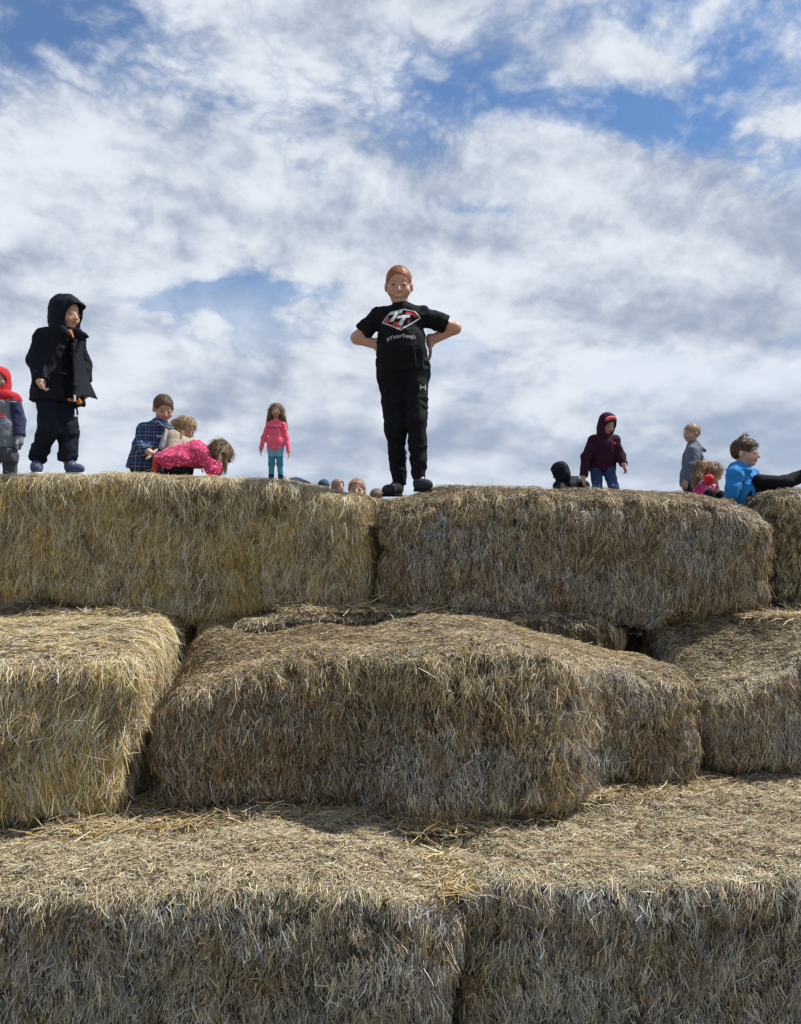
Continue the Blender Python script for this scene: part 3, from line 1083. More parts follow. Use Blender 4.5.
class Person:
    """One child. Joints are points of the place; L and R are the sides as the viewer sees them."""
    def __init__(self, label, J, hh, fwd, s=1.0, head_up=(0, 0, 1), h=0.006, skin=(0.52, 0.325, 0.245), seed=1, smile=False, belly=0.0, group=None):
        self.J = {k: np.array(v, float) for k, v in J.items()}
        self.hh, self.s, self.h, self.seed = hh * 0.96, s, h, seed
        self.R = frame(fwd, head_up)
        self.skin, self.smile, self.belly = np.array(skin), smile, belly
        pts = np.array(list(self.J.values()))
        base = np.array([pts[:, 0].mean(), pts[:, 1].mean(), pts[:, 2].min() - 0.05])
        self.base = Vector(base)
        self.label, self.group = label, group
        self.hands = []

    # -- shared shapes
    def hp(self, r, f, u):
        return self.J['head'] + self.R @ (V3(r, f, u) * self.hh)

    slim = 1.0

    def torso(self, v, o, s=None, k=0.05, hipscale=1.0):
        J, s = self.J, self.s * self.slim
        mid = (J['shL'] + J['shR']) / 2
        pel = (J['hipL'] + J['hipR']) / 2
        down = unit(pel - mid)
        for a, b in (('shL', 'shR'), ('shR', 'shL')):
            top = J[a] * 0.70 + J[b] * 0.30 + down * 0.055 * s
            hip = J['hip' + a[-1]]
            v.cone(top, hip, 0.064 * s + o, 0.068 * s * hipscale + o, k)
            v.cone(J[a] + down * 0.004, J['neck'] + down * 0.030 * s, 0.040 * s + o, 0.038 * s + o, k)
        v.cone(mid + down * 0.07 * s, pel, 0.072 * s + o, 0.076 * s * hipscale + o, k)
        if self.belly:
            fw = unit(np.cross(J['shL'] - J['shR'], down))
            if fw[1] > 0:
                fw = -fw
            v.ell(pel * 0.62 + mid * 0.38 + fw * 0.03, V3(0.112, 0.09, 0.14) * s + o, None, k)

    def arm(self, v, side, o, upto=1.0, k=0.02):
        """upto: 1 whole arm, 0.5 the upper arm, values between end in the middle of a segment."""
        J, s = self.J, self.s
        sh, el, wr = J['sh' + side], J['el' + side], J['wr' + side]
        if upto <= 0.5:
            e = sh + (el - sh) * (upto / 0.5)
            v.cone(sh + unit(el - sh) * 0.012 * s, e + (el - sh) * 0.1, 0.041 * s + o, 0.041 * s + o, k, cuts=[(e, unit(el - sh))])
        else:
            v.cone(sh + unit(el - sh) * 0.012 * s, el, 0.041 * s + o, 0.034 * s + o, k)
            e = el + (wr - el) * ((upto - 0.5) / 0.5)
            v.cone(el, e + (wr - el) * 0.1, 0.035 * s + o, 0.027 * s + o * 0.9, k, cuts=[(e, unit(wr - el))])

    def leg(self, v, side, o, k=0.03, cuff=None):
        J, s = self.J, self.s
        hip, kn, an = J['hip' + side], J['kn' + side], J['an' + side]
        v.cone(hip, kn, 0.066 * s + o, 0.048 * s + o, k)
        cuts = [(an + unit(an - kn) * 0.0, unit(an - kn))] if cuff is not None else ()
        v.cone(kn, an + unit(an - kn) * (0.03 if cuff is not None else 0), 0.047 * s + o, (0.033 * s + o) if cuff is None else cuff, k, cuts=cuts)

    def hand(self, side, dirn, nrm, thumb, curl=0.5, size=0.062):
        self.hands.append((side, unit(dirn), unit(nrm), unit(thumb), curl, size * self.s))

    def vol(self, joints=None, margin=0.16, h=None, extra=()):
        pts = np.array([self.J[k] for k in (joints or self.J)] + [np.array(e, float) for e in extra])
        return Vol(pts.min(0) - margin, pts.max(0) + margin, h or self.h)

    def link(self, name, v, mat, parent, fold=0.0, seed=0, color=None, sx=(16, 16, 9), label=None):
        V, Fc = v.mesh() if isinstance(v, Vol) else v
        if fold:
            V = folds(V, normals(V, Fc), fold, self.seed * 13 + seed, sx)
        cols = color(V) if callable(color) else color
        o = mesh_obj(name, V - np.array(self.base), Fc, mat, colors=cols)
        o.location = self.base
        if parent is not None:
            o.parent = parent
            o.matrix_parent_inverse = Matrix.Identity(4)
            o.location = (0, 0, 0)
        if label:
            o['label'] = label
        return o

    # -- the body
    def body(self):
        J, s, hh, R = self.J, self.s, self.hh, self.R
        tips = [J['wr' + sd] + d * 0.2 * s for sd, d, *_ in self.hands]
        v = self.vol(extra=tips)
        self.torso(v, -0.008)
        for sd in 'LR':
            self.arm(v, sd, -0.002, 1.0)
            self.leg(v, sd, -0.010)
            if 'toe' + sd in J:
                v.cone(J['an' + sd], J['an' + sd] * 0.6 + J['toe' + sd] * 0.4, 0.026 * s, 0.014 * s, 0.02)
        v.cone(J['neck'], self.hp(0, -0.06, -0.22), 0.042 * s, 0.040 * s, 0.025)
        # head
        v.ell(self.hp(0, -0.05, 0.12), V3(0.348, 0.45, 0.385) * hh, R, 0.02)
        v.ell(self.hp(0, 0.08, -0.16), V3(0.272, 0.335, 0.335) * hh, R, 0.07 * hh + 0.01)
        v.ell(self.hp(0, 0.27, -0.40), V3(0.10, 0.09, 0.075) * hh, R, 0.02)
        for q in (-1, 1):
            v.ell(self.hp(q * 0.19, 0.24, -0.17), V3(0.14 if self.smile else 0.115, 0.12, 0.13 if self.smile else 0.12) * hh, R, 0.02)
            v.ell(self.hp(q * 0.16, 0.45, 0.0), V3(0.09, 0.05, 0.045) * hh, R, 0.012, mode='sub')
            v.ell(self.hp(q * 0.155, 0.365, -0.005), V3(0.065, 0.06, 0.05) * hh, R, 0.003)
            v.ell(self.hp(q * 0.356, -0.05, -0.06), V3(0.045, 0.085, 0.13) * hh, R, 0.006)
        v.cone(self.hp(0, 0.40, -0.01), self.hp(0, 0.47, -0.14), 0.028 * hh, 0.052 * hh, 0.012)
        for q in (-1, 1):
            v.ell(self.hp(q * 0.05, 0.425, -0.15), V3(0.035, 0.04, 0.03) * hh, R, 0.005)
        wl = 0.155 if self.smile else 0.10
        v.ell(self.hp(0, 0.385, -0.245), V3(wl, 0.045, 0.026) * hh, R, 0.004)
        v.ell(self.hp(0, 0.375, -0.305), V3(wl * 0.85, 0.045, 0.028) * hh, R, 0.004)
        v.ell(self.hp(0, 0.445, -0.275), V3(wl, 0.04, 0.010) * hh, R, 0.004, mode='sub')
        # hands: palm, four fingers of two bones, a thumb from the side of the palm
        for sd, d, nrm, th, curl, L in self.hands:
            w = J['wr' + sd]
            Rh = np.stack([th, d, nrm], 1)
            v.cone(w - d * 0.02, w + d * 0.02, 0.024 * s, 0.022 * s, 0.015)
            v.ell(w + d * 0.55 * L, V3(0.46, 0.62, 0.19) * L, Rh, 0.010)
            for i, ln in enumerate((0.62, 0.74, 0.70, 0.52)):
                off = 0.40 - 0.27 * i
                b0 = w + d * 0.98 * L + th * off * L
                d1 = unit(d + th * off * 0.28 + nrm * curl * 0.5)
                d2 = unit(d * (1 - curl * 0.8) + th * off * 0.2 + nrm * curl * 1.3)
                b1 = b0 + d1 * ln * 0.62 * L
                v.cone(b0 - d1 * 0.2 * L, b1, 0.105 * L, 0.095 * L, 0.003)
                v.cone(b1, b1 + d2 * ln * 0.6 * L, 0.095 * L, 0.075 * L, 0.002)
            t0 = w + d * 0.35 * L + th * 0.36 * L
            t1 = t0 + unit(th + d * 0.9 + nrm * 0.25) * 0.42 * L
            v.cone(t0, t1, 0.13 * L, 0.11 * L, 0.006)
            v.cone(t1, t1 + unit(d + th * 0.35 + nrm * 0.3) * 0.40 * L, 0.11 * L, 0.085 * L, 0.003)

        def color(V):
            l = ((V - J['head']) @ R) / hh
            r, f, u = l[:, 0], l[:, 1], l[:, 2]
            c = np.repeat(self.skin[None], len(V), 0) * (1 + 0.06 * fbm(V * 30, 2, self.seed))[:, None]
            face = (f > 0.12)

            def blend(m, col):
                nonlocal c
                m = (m * face)[:, None]
                c = c * (1 - m) + np.array(col) * m

            ar = np.abs(r)
            blend(0.35 * np.exp(-((ar - 0.20) / 0.09) ** 2 - ((u + 0.17) / 0.09) ** 2), (0.62, 0.26, 0.20))
            blend(0.25 * np.exp(-(r / 0.06) ** 2 - ((u + 0.13) / 0.06) ** 2), (0.60, 0.28, 0.21))
            blend(0.65 * smooth(0.10, 0.06, ar - 0.16) * smooth(0.05, 0.09, ar) * np.exp(-((u - 0.105 + 0.3 * (ar - 0.16) ** 2) / 0.020) ** 2), self.brow)
            eye = smooth(1.15, 0.85, ((ar - 0.155) / 0.075) ** 2 + ((u - 0.0) / (0.026 if not self.smile else 0.020)) ** 2)
            blend(eye * 0.6, (0.38, 0.32, 0.29))
            blend(smooth(1.2, 0.8, ((ar - 0.155) / (0.045 if self.smile else 0.034)) ** 2 + (u / (0.022 if self.smile else 0.028)) ** 2), (0.035, 0.025, 0.02))
            blend(0.7 * np.exp(-((ar - 0.155) / 0.07) ** 2 - ((u - 0.032) / 0.012) ** 2), (0.10, 0.06, 0.045))
            lip = smooth(1.2, 0.8, (r / wl) ** 2 + ((u + 0.275) / 0.060) ** 2)
            blend(0.8 * lip, (0.47, 0.20, 0.17))
            if self.smile:
                blend(smooth(1.15, 0.8, (r / (wl * 0.85)) ** 2 + ((u + 0.272 - 0.5 * r * r) / 0.026) ** 2), (0.62, 0.58, 0.52))
            else:
                blend(smooth(1.2, 0.7, (r / wl) ** 2 + ((u + 0.275) / 0.010) ** 2), (0.10, 0.04, 0.035))
            return np.clip(c, 0.005, 0.9)
        o = self.link('person', v, mat_skin(), None, color=color)
        tag(o, self.label, 'person', self.group)
        self.o = o
        return o

    brow = (0.16, 0.10, 0.06)

    # -- clothes and hair
    def top(self, name, mat, o=0.016, sleeve=1.0, hem=0.0, fold=0.006, skirt=None, k=0.04, collar=True, extra=None, color=None, cuts=(), hipscale=1.0, sides='LR', seed=1):
        J, s = self.J, self.s
        pel = (J['hipL'] + J['hipR']) / 2
        mid = (J['shL'] + J['shR']) / 2
        down = unit(pel - mid)
        v = self.vol(extra=[pel + down * (hem + 0.1)])
        o = o * 0.8
        self.torso(v, o, k=k, hipscale=hipscale)
        if skirt:
            for sd in 'LR':
                v.cone(J['hip' + sd] - down * 0.1, J['hip' + sd] + down * skirt[0] + V3(*skirt[1 if sd == 'L' else 2]), 0.085 * s + o, 0.085 * s + o + skirt[3], k)
        if collar:
            nk = J['neck'] + down * 0.03 * s
            v.cone(nk, nk + unit(J['head'] - J['neck']) * 0.018, 0.044 * s + o * 0.4, 0.043 * s + o * 0.4, 0.02)
        v.cut(pel + down * hem, down)
        for p_, n_ in cuts:
            v.cut(p_, n_)
        for sd in sides:
            self.arm(v, sd, o * 0.85, sleeve, 0.03)
        if extra:
            extra(v)
        return self.link(name, v, mat, self.o, fold, seed, color)

    def trousers(self, name, mat, o=0.012, cuff=None, fold=0.005, rise=0.06, color=None, seed=2, extra=None):
        J, s = self.J, self.s
        v = self.vol(['hipL', 'hipR', 'knL', 'knR', 'anL', 'anR', 'shL'])
        pel = (J['hipL'] + J['hipR']) / 2
        mid = (J['shL'] + J['shR']) / 2
        upd = unit(mid - pel)
        v.cone(J['hipL'], J['hipR'], 0.073 * s + o, 0.073 * s + o, 0.04)
        v.cone(J['hipL'] + upd * rise, J['hipR'] + upd * rise, 0.066 * s + o, 0.066 * s + o, 0.04)
        for sd in 'LR':
            self.leg(v, sd, o, 0.03, cuff or 0.038 * s + o)
        if extra:
            extra(v)
        return self.link(name, v, mat, self.o, fold, seed, color, sx=(13, 13, 12))

    def shoe(self, side, mat, sole_mat, size=None, laces=None):
        J, s = self.J, self.s
        an, toe = J['an' + side], J['toe' + side]
        d = unit(toe - an - (0, 0, (toe - an)[2] * 0.92))
        L = size or 0.20 * s
        up = unit(np.cross(np.cross(d, (0, 0, 1)), d))
        sd = np.cross(d, up)
        Rf = np.stack([sd, d, up], 1)
        heel = toe - d * L * 0.85
        c = toe - d * L * 0.37
        v = Vol(np.minimum(heel, toe) - 0.12, np.maximum(heel, toe) + 0.14, 0.005)
        v.ell(c + d * L * 0.14 + up * 0.004, V3(0.205 * L, 0.36 * L, 0.20 * L), Rf, 0.02)
        v.ell(heel + d * L * 0.22 + up * 0.01, V3(0.175 * L, 0.23 * L, 0.26 * L), Rf, 0.03)
        v.cone(heel + d * L * 0.25 + up * 0.02, heel + d * L * 0.25 + (an - heel - d * L * 0.25) * 0.45, 0.034 * s, 0.030 * s, 0.03)
        v.cut(c - up * 0.022, -up)
        o = self.link('shoe', v, mat, self.o, 0.0)
        v2 = Vol(np.minimum(heel, toe) - 0.1, np.maximum(heel, toe) + 0.1, 0.005)
        v2.ell(c + d * L * 0.14 - up * 0.025, V3(0.215 * L, 0.37 * L, 0.2 * L), Rf, 0.02)
        v2.ell(heel + d * L * 0.22 - up * 0.03, V3(0.18 * L, 0.24 * L, 0.2 * L), Rf, 0.03)
        v2.cut(c - up * 0.020, up)
        v2.cut(c - up * 0.040, -up)
        so = self.link('sole', v2, sole_mat, self.o, 0.0)
        so.parent = o
        if laces is not None:
            for i in range(3):
                m_ = c + d * L * (0.02 + 0.10 * i) + up * (0.20 - 0.035 * i) * L
                v3 = Vol(m_ - 0.06, m_ + 0.06, 0.004)
                v3.cone(m_ - sd * 0.016, m_ + sd * 0.016, 0.006, 0.006, 0)
                self.link('lace', v3, laces, self.o).parent = o
        return o

    def hair(self, col, style='short', strands=900, length=0.03, locks=()):
        hh, R = self.hh, self.R
        pts = [self.J['head']] + [np.array(p) for l in locks for p in l[:2]]
        pts = np.array(pts)
        v = Vol(pts.min(0) - hh * 0.8, pts.max(0) + hh * 0.8, 0.005 if self.h < 0.007 else 0.006)
        t = 0.045 if style == 'short' else 0.06
        if style == 'buzz':
            t = 0.02
        v.ell(self.hp(0, -0.06, 0.125), V3(0.350 + t * 0.5, 0.455 + t * 0.5, 0.385 + t) * hh, R, 0.01)
        if style in ('short', 'buzz'):
            v.cut(self.hp(0, -0.2, -0.19), R @ V3(0, 0.15, -1))
            v.ell(self.hp(0, 0.66, -0.10), V3(0.46, 0.60, 0.42) * hh, R, 0.01, mode='sub')
            v.box(self.hp(0, 0.24, -0.26), V3(0.7, 0.36, 0.30) * hh, R, 0.02, 0.01, mode='sub')
        else:
            v.ell(self.hp(0, 0.62, -0.16), V3(0.36, 0.56, 0.46) * hh, R, 0.015, mode='sub')
        for l in locks:
            v.cone(l[0], l[1], l[2], l[3], 0.02)
        V, Fc = v.mesh()
        N = normals(V, Fc)
        m = hair_mesh(V, Fc, N, col, self.seed + 5, strands, length, R, self.J['head'], 0.25 if style in ('short', 'buzz') else 0.9)
        mt = mat_cloth('hair', (0.1, 0.1, 0.1), 'attr', 0.5, 0.1)
        return self.link('hair', (m[0], m[1]), mt, self.o, 0.0, color=m[2])

    def hood(self, mat, thick=0.10, fold=0.004, open_f=0.46, open_u=-0.12, drop=True, brim=0.0, color=None, closed=False, name='hood', openw=0.36, openh=0.52):
        hh, R = self.hh, self.R
        v = Vol(self.J['head'] - hh * 1.3, self.J['head'] + hh * 1.3, min(self.h, 0.006))
        v.ell(self.hp(0, -0.04, 0.13), V3(0.365 + thick, 0.47 + thick, 0.40 + thick) * hh, R, 0.01)
        v.ell(self.hp(0, -0.02, -0.22), V3(0.315 + thick, 0.37 + thick, 0.36 + thick) * hh, R, 0.05)
        if drop:
            v.cone(self.hp(0, -0.12, -0.40), self.J['neck'], 0.36 * hh, 0.40 * hh, 0.05)
        if brim:
            v.cone(self.hp(-0.22, 0.42, 0.32), self.hp(0.22, 0.42, 0.32), 0.09 * hh, 0.09 * hh, 0.02)
            v.cone(self.hp(-0.2, 0.42 + brim, 0.25), self.hp(0.2, 0.42 + brim, 0.25), 0.05 * hh, 0.05 * hh, 0.03)
        if not closed:
            v.ell(self.hp(0, 0.66, open_u), V3(openw, 0.60, openh) * hh, R, 0.012, mode='sub')
            v.ell(self.hp(0, 0.02, -0.02), V3(0.37, 0.50, 0.45) * hh, R, 0.01, mode='sub')
        return self.link(name, v, mat, self.o, fold, 7, color)


def joints(Y, **kw):
    """Joint name -> (px, py) or (px, py, dy): seen there, dy metres behind the depth Y."""
    return {k: at(v[0], v[1], Y + (v[2] if len(v) > 2 else 0.0)) for k, v in kw.items()}


def print_on(garment, flat, centre, mat, name, lift=0.003, parent=None):
    """Lay a flat print (list of 2-D polygons or a 2-D mesh, in metres) on the front of a garment."""
    bm = bmesh.new()
    if isinstance(flat, bpy.types.Mesh):
        bm.from_mesh(flat)
    else:
        for poly in flat:
            bm.faces.new([bm.verts.new((x, y, 0)) for x, y in poly])
    bmesh.ops.triangulate(bm, faces=bm.faces[:])
    xs = [v.co.x for v in bm.verts]
    ys = [v.co.y for v in bm.verts]
    for i, lo, hi in ((0, min(xs), max(xs)), (1, min(ys), max(ys))):
        t = lo + 0.008
        while t < hi:
            co, no = Vector((0, 0, 0)), Vector((0, 0, 0))
            co[i], no[i] = t, 1.0
            bmesh.ops.bisect_plane(bm, geom=bm.verts[:] + bm.edges[:] + bm.faces[:], plane_co=co, plane_no=no)
            t += 0.008
    dg = bpy.context.evaluated_depsgraph_get()
    me = garment.data
    mw = Matrix.Translation(garment_world(garment))
    bvh = BVHTree.FromPolygons([mw @ v.co for v in me.vertices], [tuple(p.vertices) for p in me.polygons])
    ctr = Vector(centre)
    for v in bm.verts:
        p = Vector((ctr.x + v.co.x, ctr.y - 0.8, ctr.z + v.co.y))
        hit = bvh.ray_cast(p, Vector((0, 1, 0)), 2.0)
        y = hit[0].y if hit[0] is not None else ctr.y
        v.co = Vector((p.x, y - lift, p.z)) - garment_world(garment)
    bmesh.ops.recalc_face_normals(bm, faces=bm.faces[:])
    m_ = bpy.data.meshes.new(name)
    bm.to_mesh(m_)
    bm.free()
    m_.materials.append(mat)
    o = bpy.data.objects.new(name, m_)
    C.objects.link(o)
    o.parent = garment
    return o


def garment_world(o):
    w = Vector(o.location)
    while o.parent is not None:
        o = o.parent
        w = w + Vector(o.location)
    return w


def text_mesh(body, size, bold=0.0, shear=0.0):
    cu = bpy.data.curves.new('lettering', 'FONT')
    cu.body, cu.size, cu.align_x, cu.align_y = body, size, 'CENTER', 'CENTER'
    cu.offset, cu.shear = bold, shear
    cu.resolution_u = 3
    ob = bpy.data.objects.new('lettering', cu)
    C.objects.link(ob)
    bpy.context.view_layer.update()
    me = bpy.data.meshes.new_from_object(ob.evaluated_get(bpy.context.evaluated_depsgraph_get()))
    bpy.data.objects.remove(ob)
    bpy.data.curves.remove(cu)
    return me


# ------------------------------------------------------------------ the children
BLACK = mat_cloth('black_cotton', (0.007, 0.008, 0.011))
BLACKJ = mat_cloth('black_shell', (0.007, 0.009, 0.015), rough=0.7)
NAVY = mat_cloth('navy_trousers', (0.008, 0.013, 0.024))
WHITE = mat_cloth('white_print', (0.56, 0.56, 0.58))
RED = mat_cloth('red_print', (0.55, 0.06, 0.05))
GREYP = mat_cloth('grey_print', (0.36, 0.37, 0.39))
DGREY = mat_cloth('charcoal_shoe', (0.035, 0.038, 0.045))
SOLE = mat_cloth('dark_rubber', (0.012, 0.012, 0.014))
SOLEG = mat_cloth('pale_rubber', (0.45, 0.46, 0.48))
BLUESHOE = mat_cloth('blue_white_shoe', (0.06, 0.07, 0.13))
NAVYSOLE = mat_cloth('navy_rubber', (0.03, 0.04, 0.16))
ORANGE = mat_cloth('orange_lining', (0.62, 0.20, 0.05))
DENIM = mat_cloth('blue_denim', (0.016, 0.036, 0.085), 'denim')
MAROON = mat_cloth('maroon_fleece', (0.038, 0.010, 0.024))
CORAL = mat_cloth('coral_print', (0.75, 0.13, 0.14))
PINK = mat_cloth('hot_pink_jersey', (0.90, 0.13, 0.20))
PINK2 = mat_cloth('magenta_jersey', (0.62, 0.06, 0.25))
FLORAL = mat_cloth('floral_fabric', (0.52, 0.03, 0.115), 'floral')
PLAID = mat_cloth('plaid_flannel', (0.03, 0.05, 0.12), 'plaid')
BEIGE = mat_cloth('beige_knit', (0.36, 0.30, 0.23))
GREYJ = mat_cloth('grey_jacket', (0.10, 0.12, 0.16))
LGREY = mat_cloth('light_grey_fleece', (0.17, 0.19, 0.215))
NAVYSL = mat_cloth('navy_sleeve', (0.02, 0.028, 0.07))
REDF = mat_cloth('red_fleece', (0.45, 0.015, 0.025))
BLUE = mat_cloth('bright_blue_fleece', (0.015, 0.20, 0.50))
GREYPANT = mat_cloth('grey_trousers', (0.055, 0.062, 0.08))
TAN = mat_cloth('tan_fleece', (0.33, 0.22, 0.16))
DBLUE = mat_cloth('dark_blue_knit', (0.03, 0.055, 0.11))
GLOVE = mat_cloth('grey_glove', (0.20, 0.21, 0.22))
REDMIT = mat_cloth('red_mitten', (0.60, 0.03, 0.03))
LEGGINGS = mat_cloth('striped_leggings', (0.1, 0.1, 0.1), 'attr')


def red_haired_boy():
    J = joints(5.30, head=(398.8, 285), neck=(400.5, 307), shL=(379.5, 316.5), shR=(421, 315.5), elL=(357, 338, .06), elR=(455, 328, .06),
               wrL=(378.3, 345, .04), wrR=(430, 341, .09), hipL=(391, 371), hipR=(415, 371), knL=(396, 427, -.03), knR=(416.5, 423, -.10),
               anL=(399, 484.5, 0), anR=(419.5, 478.5, -.12), toeL=(385.5, 490.5, -.11), toeR=(429, 485.5, -.22))
    p = Person('boy with short red hair, black T-shirt with white letters, hands on hips', J, 0.252, (0.0, -1, -0.28), 1.22, (0, 0, 1), 0.0045,
               (0.54, 0.31, 0.235), 3, True, 1.0)
    p.brow = (0.34, 0.14, 0.06)
    p.hand('L', (-0.02, 0.10, -1), (1, 0, 0), (0.1, -1, -0.1), 0.25, 0.056)
    p.hand('R', (0.05, 0.05, -1), (-1, 0, 0.1), (0.15, -1, -0.2), 0.2, 0.056)
    p.body()
    shirt = p.top('t_shirt', BLACK, 0.014, 0.37, 0.015, 0.011, k=0.05)
    pants = p.trousers('trousers', BLACK, 0.011, 0.043, 0.011)
    p.shoe('L', DGREY, SOLE, 0.19, GREYP)
    p.shoe('R', DGREY, SOLE, 0.19, GREYP)
    p.hair((0.27, 0.092, 0.032), 'buzz', 2600, 0.016)
    # the print: a white diamond outline, two slanted letters T on red, and a line of lettering below
    k = 5.17 / F / 6.675
    cx, cy = 376.0, 428.0

    def P2(pts):
        return [((x - cx) * k, -(y - cy) * k) for x, y in pts]
    ctr = at(345 + cx / 6.675, 255 + cy / 6.675, 5.17)
    outer = [(245, 440), (300, 368), (392, 347), (470, 360), (508, 405), (372, 507)]
    mid_ = np.mean(outer, 0)
    inner = [tuple(mid_ + (np.array(q) - mid_) * np.array([0.925, 0.90])) for q in outer]
    ring = [[outer[i], outer[(i + 1) % 6], inner[(i + 1) % 6], inner[i]] for i in range(6)]
    print_on(shirt, [P2(q) for q in ring], ctr, WHITE, 'emblem_outline')
    reds = [[(262, 437), (283, 404), (297, 412), (287, 445)], [(410, 366), (462, 372), (486, 404), (468, 404), (452, 388), (402, 384)],
            [(312, 455), (352, 437), (350, 466), (385, 470), (368, 490)], [(412, 444), (432, 430), (424, 446)]]
    print_on(shirt, [P2(q) for q in reds], ctr, RED, 'emblem_patch')
    ts = [[(302, 368), (386, 357), (376, 380), (293, 391)], [(330, 386), (354, 383), (324, 440), (294, 442)],
          [(356, 397), (440, 386), (430, 409), (346, 420)], [(383, 414), (407, 411), (382, 464), (348, 464)]]
    print_on(shirt, [P2(q) for q in ts], ctr, WHITE, 'emblem_letter', 0.005)
    me = text_mesh('#TaterTough', 36 * k, 0.0008)
    for v in me.vertices:                                          # the line of lettering bows upwards to the right
        v.co.y += 0.08 * v.co.x - 1.4 * v.co.x ** 2
    print_on(shirt, me, at(345 + 376 / 6.675, 255 + 540 / 6.675, 5.15), GREYP, 'lettering')
    # small mark on the thigh: two facing curved strokes crossed in the middle
    q = 5.28 / F / 6.83
    mark = [[(-20, 18), (-14, 18), (-13, -18), (-20, -18)], [(14, 18), (20, 18), (20, -18), (13, -18)], [(-14, 5), (14, 5), (14, -5), (-14, -5)]]
    print_on(pants, [[(x * q, y * q) for x, y in m] for m in mark], at(355 + 464 / 6.83, 350 + 257 / 6.83, 5.2), GREYP, 'emblem')
    cord = [[(-12 * q, -5 * q), (-4 * q, -5 * q), (-4 * q, 5 * q), (-12 * q, 5 * q)], [(2 * q, -4 * q), (10 * q, -4 * q), (10 * q, 6 * q), (2 * q, 6 * q)]]
    print_on(pants, cord, at(355 + 345 / 6.83, 350 + 118 / 6.83, 5.2), GREYP, 'drawstring')


